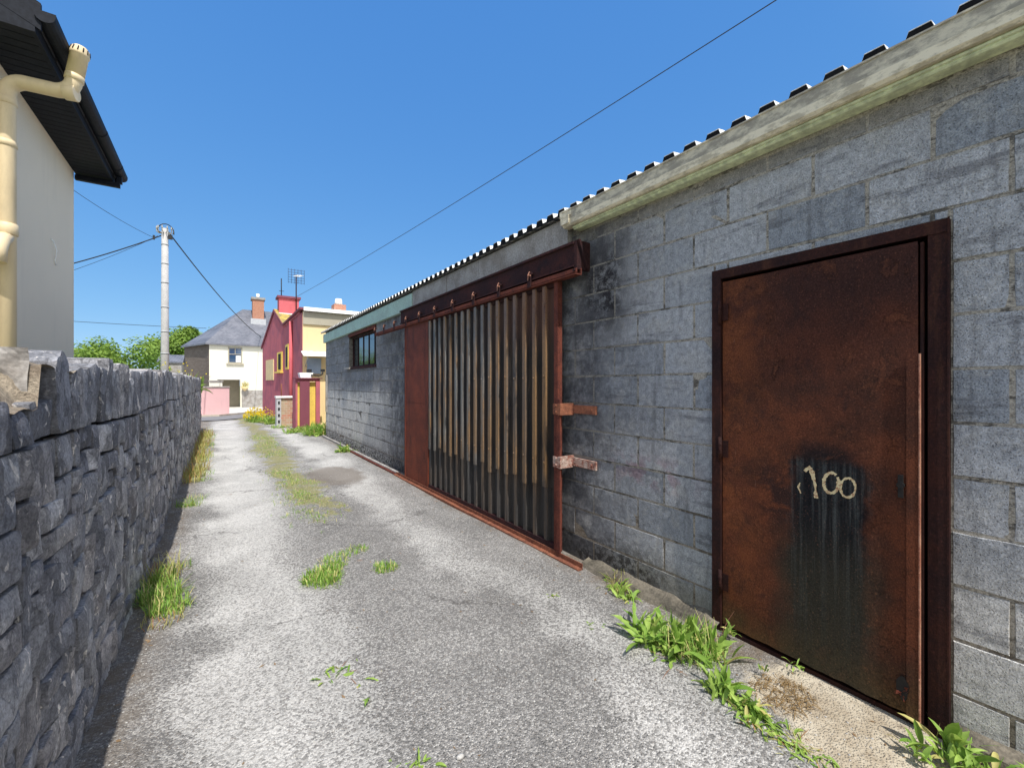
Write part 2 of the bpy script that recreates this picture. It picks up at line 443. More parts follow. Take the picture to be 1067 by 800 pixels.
def m_brick(name, c1, c2, m, sc=4.5, w=.5, h=.25):
    t = NT(name, .9, 0, .25)
    b = t.n.new('ShaderNodeTexBrick')
    v = t.n.new('ShaderNodeCombineXYZ'); x, y, z = t.xyz()
    t.lk(t.addm(x, y), v.inputs[0]); t.lk(z, v.inputs[1]); t.lk(v.outputs[0], b.inputs['Vector'])
    b.inputs['Scale'].default_value = sc; b.inputs['Mortar Size'].default_value = .02
    b.inputs['Brick Width'].default_value = w; b.inputs['Row Height'].default_value = h
    b.inputs['Color1'].default_value = (*c1,1); b.inputs['Color2'].default_value = (*c2,1); b.inputs['Mortar'].default_value = (*m,1)
    c = t.mix(t.ramp(t.noise(6, 5), .4, .7, 0, .3), b.outputs[0], tuple(k*.6 for k in c1))
    return t.fin(c, t.bump(b.outputs[1], .01, -.5))

def m_glass(name='window_glass', c=(.03,.04,.045)):
    t = NT(name, .06, 0, 1.0)
    n = t.noise(2.5, 2)
    t.b.inputs['IOR'].default_value = 1.7
    return t.fin(c, t.bump(n, .004, .4))

M = dict(
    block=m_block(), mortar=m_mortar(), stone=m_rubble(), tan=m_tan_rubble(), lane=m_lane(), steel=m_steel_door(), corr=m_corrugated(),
    frame=m_rust('dark_rusted_frame', (.042,.014,.010), (.022,.010,.010), (.07,.028,.016), 4, True, .7),
    rail=m_rust('dark_red_rail', (.060,.022,.020), (.030,.015,.017), (.018,.013,.016), 4, False),
    track=m_rust('red_oxide_track', (.17,.050,.032), (.10,.033,.026), (.06,.022,.018), 7, False),
    edge=m_rust('pale_rust_edge', (.50,.27,.18), (.34,.14,.09), None, 9, False, .5),  # pale rust tone for the leaf edge and the hooks
    panel=m_rust('red_oxide_panel', (.20,.050,.027), (.125,.034,.022), (.07,.024,.018), 4, True, .65),
    orange=m_rust('orange_rust', (.29,.115,.065), (.18,.070,.045), (.09,.04,.03), 9, False),
    roofsheet=mottled('dark_roof_sheet', (.006,.006,.007), (.012,.012,.012), 5, .6, .8, 0, spec=.08),
    galv=mottled('pale_roof_sheet', (.62,.61,.58), (.42,.41,.39), 5, .6, .5, .001),
    lintel=mottled('weathered_lintel', (.30,.285,.27), (.17,.15,.13), 4, .8, .9, .004),
    gut=m_gutter('weathered_gutter', (.66,.60,.46), (.33,.30,.24), 1),
    gutlip=m_gutter('cream_gutter_lip', (.80,.72,.54), (.50,.44,.32), .2),
    green=mottled('pale_green_paint', (.52,.56,.36), (.34,.36,.24), 9, .5, .7, 0, 30),
    bluegreen=mottled('faded_green_fascia', (.34,.47,.40), (.26,.33,.29), 3, .6, .7, .001),
    glass=m_glass(), 
    conc=mottled('concrete', (.44,.40,.33), (.29,.25,.20), 3.5, .8, .9, .004, 90),
    leaf=m_leaf('weed_leaf', (.17,.32,.045), (.44,.58,.13), (.55,.50,.18)),
    grass=m_leaf('grass_blade', (.16,.33,.045), (.38,.54,.11), (.58,.52,.22)),
    dry=m_leaf('dry_grass', (.38,.40,.09), (.60,.52,.22), (.42,.20,.08)),
    litter=m_leaf('dead_leaf', (.20,.12,.06), (.36,.25,.14), None, .05),
    dot=m_leaf('reddish_stem', (.28,.10,.07), (.34,.20,.11)),
    yellow=m_leaf('yellow_petal', (.80,.62,.03), (.88,.75,.05)),
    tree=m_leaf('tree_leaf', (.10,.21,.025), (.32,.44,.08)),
    bark=mottled('bark', (.12,.09,.06), (.05,.04,.03), 8, .7, .9, .01),
    beige=m_render('beige_render', (.88,.76,.58), (.72,.62,.48), .15),
    pipe=m_pipe(),
    navy=mottled('black_upvc', (.010,.012,.018), (.016,.018,.024), 6, .4, .6, 0, 40, spec=.12),
    white=m_render('cream_white_render', (.80,.77,.66), (.66,.62,.5), .2),
    greyw=m_brick('grey_brown_slate_cladding', (.17,.135,.11), (.22,.18,.15), (.10,.085,.075), 2.2),
    slate=m_slate(),
    brick=m_brick('red_brick', (.42,.16,.10), (.50,.22,.13), (.40,.36,.3), 5),
    pink=m_render('pink_render', (.66,.42,.43), (.5,.36,.36), .3),
    red=m_render('crimson_render', (.50,.14,.165), (.33,.11,.15), .85, 2.2, 60),
    redlt=m_render('light_red_render', (.60,.14,.16), (.42,.08,.10), .4, 3, 60),
    purple=m_render('purple_paint', (.24,.075,.10), (.17,.05,.08), .4),
    yellowr=m_render('pale_yellow_render', (.86,.66,.36), (.74,.58,.36), .3),
    yelpaint=mottled('bright_yellow_paint', (.70,.50,.10), (.48,.34,.08), 4, .4, .6, 0),
    greyfas=mottled('grey_fascia', (.34,.31,.24), (.25,.23,.19), 3, .5, .8, .001),
    whiteg=mottled('white_pvc', (.78,.78,.76), (.6,.6,.6), 3, .3, .5, 0),
    moss=mottled('mossy_slate', (.42,.30,.07), (.13,.12,.07), 3.5, .9, .9, .02, 20),
    boarded=mottled('boarded_window', (.60,.47,.25), (.40,.30,.2), 3, .4, .8, 0),
    polemat=mottled('grey_weathered_pole', (.38,.37,.36), (.26,.255,.25), 4, .5, .8, .002),
    wire=mottled('black_cable', (.015,.015,.017), None, 3, .2, .6, 0),
    metal=mottled('grey_metal', (.40,.41,.43), (.3,.3,.32), 4, .4, .4, 0),
    road=mottled('road_asphalt', (.18,.18,.185), (.13,.13,.13), 1.5, .5, .9, .004, 50),
    path=mottled('pale_pavement', (.50,.48,.44), (.38,.36,.33), 1.5, .5, .9, .004, 50),
    earth=mottled('grass_ground', (.10,.13,.04), (.17,.15,.08), .6, .8, .95, .02, 12),
    foot=mottled('dirty_footing', (.15,.13,.10), (.05,.045,.035), 7, .9, .95, .01, 60),
    dark=mottled('dark_interior', (.015,.013,.012), None, 3, .2, .9, 0),
    flower_y=mottled('yellow_moss', (.5,.4,.1), None, 3, .5, .9, 0),
    spray=NT('cream_spray_paint', .8).fin((.50,.42,.24)),
    sprayr=NT('rusty_spray_paint', .8).fin((.42,.22,.13)),
    pebble=mottled('pebble_stone', (.40,.39,.37), (.22,.21,.20), 30, .7, .85, .001, 150),
)
def m_spray_attr():
    t = NT('worn_spray_paint', .85)
    r = t.attr()
    f = t.noise(75, 5, .85)
    c = t.mix(t.ramp(f, .50, .58), (.68,.57,.33), (.36,.17,.09))
    return t.fin(c)
M['spray'] = m_spray_attr()

# ------------------------------------------------------------------ ground
def gz(x, y):
    """terrain height: level lane that falls gently towards the road"""
    z = 0
    if y > 13: z -= min(1, (y-13)/9)**1.5 * .06
    if y > 22: z -= min(1, (y-22)/20) * .40
    return z
EYE = 1.49
def bumpz(x, y):
    return (noise.noise(Vector((x*.8, y*.5, 1))) * .018 + noise.noise(Vector((x*3, y*3, 4))) * .004
            + math.exp(-((x-.9)/.35)**2) * .025 * min(1, max(0, (y-2)/3)))
def sheet(name, xs, ys, mat, zoff=0.0, b=True, mask=None):
    mb = MB(); vs = []; fs = []
    for j, y in enumerate(ys):
        for i, x in enumerate(xs):
            vs.append((x, y, gz(x, y) + zoff + (bumpz(x, y) if b else 0)))
    w = len(xs)
    for j in range(len(ys)-1):
        for i in range(w-1):
            fs.append((j*w+i, j*w+i+1, (j+1)*w+i+1, (j+1)*w+i))
    mb.add(vs, fs, .5, True)
    return struct(mb.build(name, mat))
def lin(a, b, n): return [a + (b-a)*i/n for i in range(n+1)]
sheet('ground', [-400,-60,-20,-5,0,5,20,60,400], [-300,-60,-10,0,10,13,16,19,22,26,30,36,42,60,120,500], M['earth'], -.06, False)
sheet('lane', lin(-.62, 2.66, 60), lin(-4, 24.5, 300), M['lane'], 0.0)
def poly_sheet(name, mat, pts, zoff):
    mb = MB(); mb.add([(x, y, gz(x, y)+zoff) for x, y in pts], [tuple(range(len(pts)))]); return struct(mb.build(name, mat))
# road across the end of the lane, pavement beyond
sheet('forecourt', lin(-16, 12, 14), lin(20.5, 50, 30), M['path'], -.035, False)
mb = MB()
xs = lin(-16, 12, 28)
for i in range(28):
    x0, x1 = xs[i], xs[i+1]
    near = lambda x: 21.8 + max(0, x)*1.3
    far = lambda x: 25.6 + max(0, x)*1.6
    for k in range(4):
        def P(x, f): y = near(x) + (far(x)-near(x))*f; return (x, y, gz(x, y) + .034)
        mb.quad(P(x0, k/4), P(x1, k/4), P(x1, (k+1)/4), P(x0, (k+1)/4))
struct(mb.build('road', M['road']))
mb = MB()
for i in range(28):
    x0, x1 = xs[i], xs[i+1]
    y0, y1 = far(x0), far(x1)
    mb.prism([(x0,y0,gz(x0,y0)-.05),(x1,y1,gz(x1,y1)-.05),(x1,y1+.15,gz(x1,y1)-.05),(x0,y0+.15,gz(x0,y0)-.05)], (0,0,.17))
struct(mb.build('kerb', M['conc']))

# ------------------------------------------------------------------ the blockwork shed
WX = 2.54
shed = empty('shed', (4.5, 5.5, 0), 'long grey concrete block shed with rusty doors and corrugated roof along the lane', 'shed')
openings = [(.46, 1.50, -1, 2.18), (3.15, 6.25, -1, 2.36), (8.46, 10.57, 1.87, 2.58)]
YB, YE = -3.2, 13.25
def m_wallpiece(mb, y0, y1, z0, z1): mb.box((WX-.0015, y0, z0), (WX+.22, y1, z1))
mb = MB()
cuts = [YB] + [v for o in openings for v in o[:2]] + [YE]
for i in range(0, len(cuts), 2): m_wallpiece(mb, cuts[i], cuts[i+1], -.1, 2.96)
for o in openings:
    m_wallpiece(mb, o[0], o[1], o[3], 2.96)
    if o[2] > 0: m_wallpiece(mb, o[0], o[1], -.1, o[2])
# other walls of the shed
mb.box((7.0, YB, -.1), (7.2, YE, 3.6)); mb.box((WX+.221, YB, -.1), (7.0, YB+.2, 2.96)); mb.box((WX+.221, YE-.2, -.1), (7.0, YE, 2.96))
mb.prism([(WX+.221,YE-.2,2.96),(7,YE-.2,2.96),(7,YE-.2,3.6)], (0,.2,0)); mb.prism([(WX+.221,YB,2.96),(7,YB,2.96),(7,YB,3.6)], (0,.2,0))
wall = mb.build('wall', M['mortar'], shed)
def block(mb, y0, y1, z0, z1, r):
    g = .0045 + rng.random()*.003
    y0 += g; y1 -= g; z0 += g; z1 -= g
    if y1-y0 < .03 or z1-z0 < .02: return
    d = rng.uniform(-.002, .003); tz = rng.uniform(-.0012, .0012); ty = rng.uniform(-.0012, .0012)
    c = .003
    # front face split in a grid with slightly worn outline
    ny = max(2, int((y1-y0)/.075)); nz = max(2, int((z1-z0)/.07))
    vs = []; 
    for j in range(nz+1):
        for i in range(ny+1):
            a = i/ny; b = j/nz
            y = y0 + (y1-y0)*a; z = z0 + (z1-z0)*b
            x = WX - .004 - d + (a-.5)*ty*2 + (b-.5)*tz*2
            if i in (0, ny) or j in (0, nz):
                w = noise.noise(Vector((y*9, z*9, 3))) * .004
                if i == 0: y += c + w
                if i == ny: y -= c + w
                if j == 0: z += c + w
                if j == nz: z -= c + w
            x += noise.noise(Vector((y*14, z*14, 8))) * .0015
            vs.append((x, y, z))
    fs = [(j*(ny+1)+i, (j+1)*(ny+1)+i, (j+1)*(ny+1)+i+1, j*(ny+1)+i+1) for j in range(nz) for i in range(ny)]
    # outline skirt back into the mortar
    ring = [i for i in range(ny+1)] + [(j+1)*(ny+1)-1 for j in range(1, nz+1)] + [nz*(ny+1)+i for i in range(ny-1, -1, -1)] + [j*(ny+1) for j in range(nz-1, 0, -1)]
    cy, cz = (y0+y1)/2, (z0+z1)/2
    k0 = len(vs)
    for q in ring:
        x, y, z = vs[q]
        vs.append((WX + .004, y + (.005 if y > cy else -.005), z + (.005 if z > cz else -.005)))
    n = len(ring)
    for q in range(n):
        fs.append((ring[q], ring[(q+1) % n], k0+(q+1) % n, k0+q))
    mb.add(vs, fs, r)
mb = MB()
for k in range(-1, 12):
    z0 = .203 + .225*k; z1 = z0 + .225
    z0 = max(z0, -.06)
    if k == 11: z1 = 2.77
    off = .066 if k % 2 == 0 else .291
    y = YB - .2 - ((YB - .2 - off) % .45) 
    while y < YE:
        a, b = max(y, YB), min(y+.45, YE)
        y += .45
        if b - a < .04: continue
        segs = [(a, b, z0, z1)]
        for o in openings:
            ns = []
            for (p, q, u, w) in segs:
                if q <= o[0] or p >= o[1] or w <= o[2] or u >= o[3]: ns.append((p,q,u,w)); continue
                if p < o[0]: ns.append((p, o[0], u, w))
                if q > o[1]: ns.append((o[1], q, u, w))
                p2, q2 = max(p, o[0]), min(q, o[1])
                if u < o[2]: ns.append((p2, q2, u, o[2]))
                if w > o[3]: ns.append((p2, q2, o[3], w))
            segs = ns
        r = rng.random() ** .9
        for sg in segs:
            if sg[1]-sg[0] > .05 and sg[3]-sg[2] > .03: block(mb, *sg, r)
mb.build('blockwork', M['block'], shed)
# rough mortar fill above the top course and beside the steel door
mb = MB()
def rough(mb, y0, y1, z0, z1, n, m, x=WX-.006, amp=.012):
    vs = []
    for j in range(m+1):
        for i in range(n+1):
            y = y0+(y1-y0)*i/n; z = z0+(z1-z0)*j/m
            e = i in (0, n) or j in (0, m)
            vs.append((x + (.02 if e else noise.noise(Vector((y*11, z*13, 2)))*amp), y, z))
    mb.add(vs, [(j*(n+1)+i, (j+1)*(n+1)+i, (j+1)*(n+1)+i+1, j*(n+1)+i+1) for j in range(m) for i in range(n)], .5, True)
rough(mb, YB, 2.8, 2.765, 2.93, 120, 5)
mb.build('mortar_fill', M['lintel'], shed)

# roof sheet, trapezoid ribs running up the slope
def ribs(y0, y1, pitch, h):
    pts = []; y = y0
    while y < y1:
        pts += [(y, 0), (y+pitch*.34, 0), (y+pitch*.44, h), (y+pitch*.90, h)]
        y += pitch
    pts.append((y1, 0)); return pts
mb = MB(); pr = ribs(YB-.05, YE+.1, .1535, .046); sl = .145
x0, x1 = 2.445, 7.25
vs = []
for (y, h) in pr:
    vs += [(x0, y, 2.955+h), (x1, y, 2.955+h+(x1-x0)*sl), (x0, y, 2.951+h), (x1, y, 2.949+h+(x1-x0)*sl)]
n = len(pr); fs = []
for i in range(n-1):
    a, b = i*4, i*4+4
    fs += [(a, b, b+1, a+1), (a+3, b+3, b+2, a+2), (a, a+2, b+2, b)]
mb.add(vs, fs, .5)
roof_ = mb; mb = MB()
vs = []
for (y, h) in pr: vs += [(x0-.003, y, 2.935), (x0-.003, y, 2.951+h*.93)]
mb.add(vs, [(2*i, 2*i+1, 2*i+3, 2*i+2) for i in range(len(pr)-1)], .5)
rf_ = roof_.build('corrugated_roof', M['galv'], shed)
co_ = mb.build('rib_closers', M['roofsheet'], rf_)
# boards between wall top and roof
mb = MB()
yy = 2.80
for y2 in (4.35, 5.2, 6.4):
    mb.box((2.485+rng.uniform(-.006,.006), yy+.004, 2.69+rng.uniform(-.01,.01)), (2.538, y2-.004, 2.925)); yy = y2
mb.build('lintel_board', M['lintel'], shed)
mb = MB(); mb.box((2.50, 2.84, 2.645), (2.538, 6.4, 2.678)); mb.build('timber_strip', M['conc'], shed)
mb = MB(); mb.box((2.475, 6.41, 2.665), (2.538, 13.3, 2.90)); mb.build('fascia', M['bluegreen'], shed)
# gutter: profile extruded along Y
def extr(mb, prof, y0, y1, close=True, n=1, wob=0):
    ys = lin(y0, y1, n); k = len(prof); vs = []
    for y in ys:
        w = noise.noise(Vector((y*.9, 0, 0)))*wob
        vs += [(x, y, z+w) for x, z in prof]
    fs = []
    for j in range(n):
        for i in range(k if close else k-1):
            fs.append((j*k+i, j*k+(i+1) % k, (j+1)*k+(i+1) % k, (j+1)*k+i))
    if close: fs += [tuple(reversed(range(k))), tuple(n*k+i for i in range(k))]
    mb.add(vs, fs, .5)
G0, G1 = YB-.05, 2.79
gp = empty('gutter', (2.45, 0, 2.85), 'x', 'x'); del gp['label']; del gp['category']; gp.parent = shed; gp.matrix_parent_inverse = pmat(shed).inverted()
mb = MB(); extr(mb, [(2.405,2.945),(2.405,2.937),(2.412,2.934),(2.417,2.87),(2.43,2.862),(2.50,2.862),(2.50,2.945),(2.494,2.945),(2.494,2.872),(2.435,2.872),(2.427,2.88),(2.421,2.945)], G0, G1, True, 24, .004)
mb.build('gutter_face', M['gut'], gp)
mb = MB(); extr(mb, [(2.412,2.868),(2.414,2.826),(2.428,2.812),(2.49,2.812),(2.49,2.861),(2.43,2.861)], G0, G1, True, 24, .004)
mb.build('gutter_lip', M['gutlip'], gp)
mb = MB(); extr(mb, [(2.452,2.811),(2.446,2.803),(2.449,2.797),(2.460,2.795),(2.459,2.789),(2.468,2.782),(2.500,2.781),(2.535,2.781),(2.535,2.811)], G0, 2.70, True, 24, .004)
mb.build('green_moulding', M['green'], gp)
mb = MB(); mb.box((2.402, 2.70, 2.832), (2.50, 2.80, 2.90)); mb.box((2.41, 2.68, 2.895), (2.503, 2.82, 2.953)); mb.build('gutter_end_cap', M['gutlip'], gp)

# --- rusty steel door
door = empty('steel_door', (2.50, 1.45, 0), '', ''); del door['label']; del door['category']; door.parent = shed; door.matrix_parent_inverse = pmat(shed).inverted()
fr = MB()
fr.box((2.505, 1.445, .0), (2.60, 1.50, 2.18)); fr.box((2.505, .46, 2.125), (2.60, 1.4449, 2.18))
fr.box((2.508, .46, .0), (2.60, .525, 2.1249)); fr.box((2.515, .46, .0), (2.60, 1.444, .022))
fr.box((2.497, .457, 0), (2.504, .463, 2.183))
fr.build('door_frame', M['frame'], door)
mb = MB(); mb.box((2.75, .3, 0), (2.76, 1.7, 2.4)); mb.build('dark_doorway', M['dark'], door)
# the leaf, hung at Y=1.44 and standing a little open
leaf = MB()
L = .887; h0, h1 = .045, 2.105; nx, nzz = 20, 36
vs = []
def leafx(a, z): return 2.520 - a*.030 - (.012 if False else 0) + noise.noise(Vector((a*2.2, z*1.3, 5)))*.004
for j in range(nzz+1):
    for i in range(nx+1):
        a = i/nx; z = h0+(h1-h0)*j/nzz
        if j == 0: z += noise.noise(Vector((a*12, 0, 2)))*.008
        vs.append((leafx(a, z), 1.44 - L*a, z))
leaf.add(vs, [(j*(nx+1)+i, j*(nx+1)+i+1, (j+1)*(nx+1)+i+1, (j+1)*(nx+1)+i) for j in range(nzz) for i in range(nx)], .5, True)
yl = 1.44 - L; xl = leafx(1, 1)
leaf.box((xl+.003, yl+.002, h0+.02), (xl+.04, yl+.03, h1-.01))
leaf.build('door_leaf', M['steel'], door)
mb = MB(); mb.box((xl-.006, yl-.004, .03), (xl-.002, yl+.036, 1.62)); mb.build('latch_strip', M['steel'], door)
mb = MB(); mb.box((xl-.0075, yl-.0085, .03), (xl+.012, yl-.0045, 1.62)); mb.build('edge_strip', M['edge'], door)
mb = MB(); mb.box((xl+.01, yl-.016, .03), (xl+.035, yl-.006, 2.10)); mb.build('angle_iron', M['frame'], door)
for z in (.30, 1.10, 1.92):
    mb = MB(); mb.tube([(2.500, 1.446, z-.07), (2.500, 1.446, z+.07)], .011, 8); mb.box((2.509, 1.40, z-.05), (2.512, 1.445, z+.05))
    for q in (-.024, .024): mb.tube([(2.500,1.446,z+q-.002),(2.500,1.446,z+q+.002)], .0135, 8)
    mb.build('hinge', M['frame'], door)
mb = MB(); mb.tube([(xl-.012, yl+.055, 1.045), (xl+.004, yl+.055, 1.045)], [.014,.014], 12)
mb.box((xl-.010, yl+.046, .99), (xl-.004, yl+.064, 1.09)); mb.build('lock_hole', M['dark'], door)
# torn hole near bottom corner with crumpled edge
mb = MB()
pts = []
for k in range(14):
    q = 2*math.pi*k/14; rr = 1 + .35*noise.noise(Vector((k*1.7, 2, 0)))
    pts.append((xl-.0075, yl+.048+math.cos(q)*.022*rr, .155+math.sin(q)*.055*rr))
mb.add(pts, [tuple(range(14))]); mb.build('rust_hole', M['dark'], door)
mb = MB()
for k in range(16):
    y = yl+.03+rng.random()*.04; z = .10+rng.random()*.12; s = .012
    mb.add([(xl-.010-rng.random()*.012, y+rng.uniform(-s,s), z+rng.uniform(-s,s)) for _ in range(3)], [(0,1,2)], rng.random())
mb.build('rust_flakes', M['panel'], door)
# sprayed numbers 100 as thin uneven strokes on the leaf
def dx_(y): return leafx((1.44-y)/L, 1) 
def stroke(mb, pts, w):
    pts = [(y, z) for y, z in pts]; n = len(pts); vs = []
    for i, (y, z) in enumerate(pts):
        a = pts[max(i-1,0)]; b = pts[min(i+1,n-1)]
        ty, tz = b[0]-a[0], b[1]-a[1]; l = math.hypot(ty, tz) or 1
        ny_, nz_ = -tz/l, ty/l
        ww = w*(.75+.5*noise.noise(Vector((y*60, z*60, 1)))) * (1+.25*noise.noise(Vector((i*2.3, z*9, 4))))
        for sg in (-1, 1):
            j = 1+.5*noise.noise(Vector((y*150+sg*7, z*150, 9)))
            Y = y+ny_*ww*sg*j*.5; Z = z+nz_*ww*sg*j*.5
            vs.append((leafx((1.44-Y)/L, Z)-.0022, Y, Z))
    mb.add(vs, [(2*i, 2*i+1, 2*i+3, 2*i+2) for i in range(n-1)])
def PY(px):   # helper measured from the leaf's scale: photograph columns to door Y
    u = (px-533.5)/449; return 2.497*(.827-.562*u)/(.562+.827*u)
def PZ(px, py):
    u = (px-533.5)/449; t = 2.497/(.562+.827*u); return EYE-(py-400)/449*t
def curve(pp, n=8):
    out = []
    for i in range(len(pp)-1):
        for k in range(n):
            f = k/n; x = pp[i][0]+(pp[i+1][0]-pp[i][0])*f; y = pp[i][1]+(pp[i+1][1]-pp[i][1])*f
            out.append((PY(x), PZ(x, y)))
    out.append((PY(pp[-1][0]), PZ(*pp[-1]))); return out
def ell(cx, cy, rx, ry, a0, a1, n=34, tilt=0):
    o = []
    for k in range(n+1):
        q = R(a0+(a1-a0)*k/n); x = math.cos(q)*rx; y = math.sin(q)*ry
        x2 = cx + x*math.cos(tilt)-y*math.sin(tilt); y2 = cy + x*math.sin(tilt)+y*math.cos(tilt)
        o.append((PY(x2), PZ(x2, y2)))
    return o
mb = MB(); stroke(mb, curve([(838,491),(843,486.5),(846,493),(849,505),(850,519)]), .021); mb.build('painted_digit_one', M['spray'], door)
mb = MB(); stroke(mb, ell(866,503,8,10.5,-50,-395, 40), .019); mb.build('painted_digit_zero', M['spray'], door)
mb = MB(); stroke(mb, ell(883.5,508,8,10,0,360), .015); mb.build('painted_digit_zero', M['spray'], door)
mb = MB(); stroke(mb, curve([(833,503),(831,508),(834,514)]), .009); mb.build('paint_fleck', M['spray'], door)

# --- sliding door
sd = empty('sliding_door', (2.42, 4.6, 0), '', ''); del sd['label']; del sd['category']; sd.parent = shed; sd.matrix_parent_inverse = pmat(shed).inverted()
def corr(mb, y0, y1, z0, z1, pitch, x, dep, rag=0):
    pts = []; y = y0
    while y < y1 - pitch*.5:
        j = rng.uniform(-.006,.006)
        pts += [(y, 0), (y+pitch*.50+j, 0), (y+pitch*.60+j, dep), (y+pitch*.90+j, dep)]
        y += pitch
    pts.append((y, 0))
    vs = []
    for i, (yy, d) in enumerate(pts):
        zz = z0 + noise.noise(Vector((int((yy-y0)/pitch+.01)*.77, 3, 1)))*rag + (yy-y0)*.018*(rag > 0)
        vs += [(x-d, yy, zz), (x-d, yy, (z0+z1)/2), (x-d, yy, z1), (x-d+.003, yy, zz), (x-d+.003, yy, z1)]
    fs = []
    for i in range(len(pts)-1):
        a, b = i*5, i*5+5
        fs += [(a, a+1, b+1, b), (a+1, a+2, b+2, b+1), (a, b, b+3, a+3)]
    mb.add(vs, fs, .5)
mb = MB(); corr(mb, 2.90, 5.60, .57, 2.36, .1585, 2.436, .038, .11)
for k in range(16):
    for z in (.80, 1.55, 2.2): mb.tube([(2.399, 3.02+.1585*k+rng.uniform(-.008,.008), z+rng.uniform(-.03,.03)), (2.394, 3.02+.1585*k, z)], .006, 6)
mb.build('corrugated_sheet', M['corr'], sd)
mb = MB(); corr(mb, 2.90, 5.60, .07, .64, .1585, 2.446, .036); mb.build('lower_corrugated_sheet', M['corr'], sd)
mb = MB(); mb.box((2.408, 5.615, .05), (2.44, 6.53, 2.375)); mb.box((2.402, 5.61, .05), (2.4079, 5.65, 2.375)); mb.box((2.402, 6.49, .05), (2.4079, 6.53, 2.375)); mb.box((2.4065, 5.65, 1.22), (2.4079, 6.49, 1.235))
for z in (.35, .75, 1.7, 2.1):
    for y in (5.63, 6.51): mb.tube([(2.402, y, z), (2.397, y, z)], .008, 6)
mb.build('side_panel', M['panel'], sd)
mb = MB(); mb.box((2.40, 2.835, .045), (2.45, 2.885, 2.37)); mb.box((2.385, 2.79, .05), (2.40, 2.834, 1.36))
for k in range(9):
    z = .25+k*.25; mb.tube([(2.40, 2.86, z), (2.395, 2.86, z)], .008, 6)
mb.build('door_stile', M['track'], sd)
mb = MB(); mb.box((2.405, 2.886, .045), (2.45, 5.61, .10)); mb.build('bottom_rail', M['rail'], sd)
mb = MB(); mb.box((2.412, 2.886, 2.335), (2.455, 5.61, 2.372))
for k in range(17): 
    y = 2.96+k*.1585; mb.tube([(2.412, y+.03, 2.354), (2.406, y+.03, 2.354)], .007, 6)
mb.build('top_rail', M['frame'], sd)
# overhead beam, track and hangers belong to the shed
mb = MB(); mb.box((2.40, 2.62, 2.45), (2.538, 6.7, 2.64)); mb.box((2.38, 2.62, 2.632), (2.3999, 6.7, 2.652)); mb.box((2.38, 2.62, 2.445), (2.3999, 6.7, 2.458))
mb.build('overhead_beam', M['rail'], shed)
mb = MB(); mb.box((2.376, 2.58, 2.392), (2.39, 8.0, 2.426)); mb.box((2.372, 2.58, 2.375), (2.44, 8.0, 2.3849)); mb.box((2.43, 2.58, 2.385),(2.44, 8.0, 2.43))
mb.build('sliding_track', M['track'], shed)
mb = MB(); mb.box((2.39, 2.585, 2.42), (2.539, 2.615, 2.655)); mb.prism([(2.39,2.584,2.655),(2.41,2.584,2.655),(2.50,2.584,2.43),(2.48,2.584,2.43)], (0,-.025,0)); mb.tube([(2.376,2.60,2.41),(2.366,2.60,2.41)], .012, 8)
mb.build('end_bracket', M['rail'], shed)
hb = None
for k in range(10):
    y = 3.2+.53*k
    if hb is None:
        mb = MB(); mb.box((2.362, -.025, 2.38), (2.3715, .025, 2.50)); mb.box((2.362, -.025, 2.50), (2.399, .025, 2.515)); mb.tube([(2.35,0,2.45),(2.362,0,2.45)], .014, 8)
        hb = mb.build('track_bracket', M['rail'], shed)
        hb.matrix_parent_inverse = pmat(shed).inverted(); hb.location = (0, y, 0); first = hb
        mb = MB()
        mb.prism([(2.350,-.006,2.44),(2.357,-.006,2.44),(2.356,-.006,2.485),(2.372,-.006,2.522),(2.366,-.006,2.526),(2.349,-.006,2.49)], (0,.010,0)); mb.box((2.345,-.035,2.478),(2.36,.0,2.486))
        hook = mb.build('hook', M['edge'], hb); hook.matrix_parent_inverse = Matrix.Identity(4)
    else:
        c = first.copy(); col.objects.link(c); c.location = (0, y, 0)
        g = hook.copy(); col.objects.link(g); g.parent = c
# floor track and wall straps
mb = MB(); 
for y in lin(2.53, 6.9, 12)[:-1]:
    mb.box((2.352, y, -.01), (2.40, y+.363, .016+rng.uniform(0,.005)))
mb.box((2.395, 2.53, .0), (2.402, 6.9, .055)); mb.build('floor_track', M['orange'], shed)
mb = MB(); mb.box((2.40, 6.92, -.02), (2.455, 13.1, .045)); mb.build('floor_kerb_strip', M['lintel'], shed)
mb = MB(); mb.box((2.36, 6.92, -.01), (2.399, 9.8, .03)); mb.build('floor_rail', M['track'], shed)
for z in (1.275, .825):
    mb = MB(); mb.box((2.515, 2.50, z-.035), (2.534, 2.785, z+.035)); mb.tube([(2.515,2.55,z),(2.508,2.55,z)], .011, 6)
    mb.box((2.376, 2.775, z-.05), (2.533, 2.80, z+.05)) ; mb.box((2.376, 2.80, z-.045), (2.384, 2.87, z+.045))
    for dz in (-.025, .03): mb.tube([(2.376,2.83,z+dz),(2.366,2.83,z+dz)], .011, 6)
    s_ = mb.build('wall_strap', M['orange'] if z > 1 else m_rust('flaked_strap_paint', (.50,.40,.34), (.26,.08,.05), (.10,.04,.03), 16, False), shed)
    s_['label'] = 'orange rusty strap' if z > 1 else 'rusty strap with flaked pale paint'

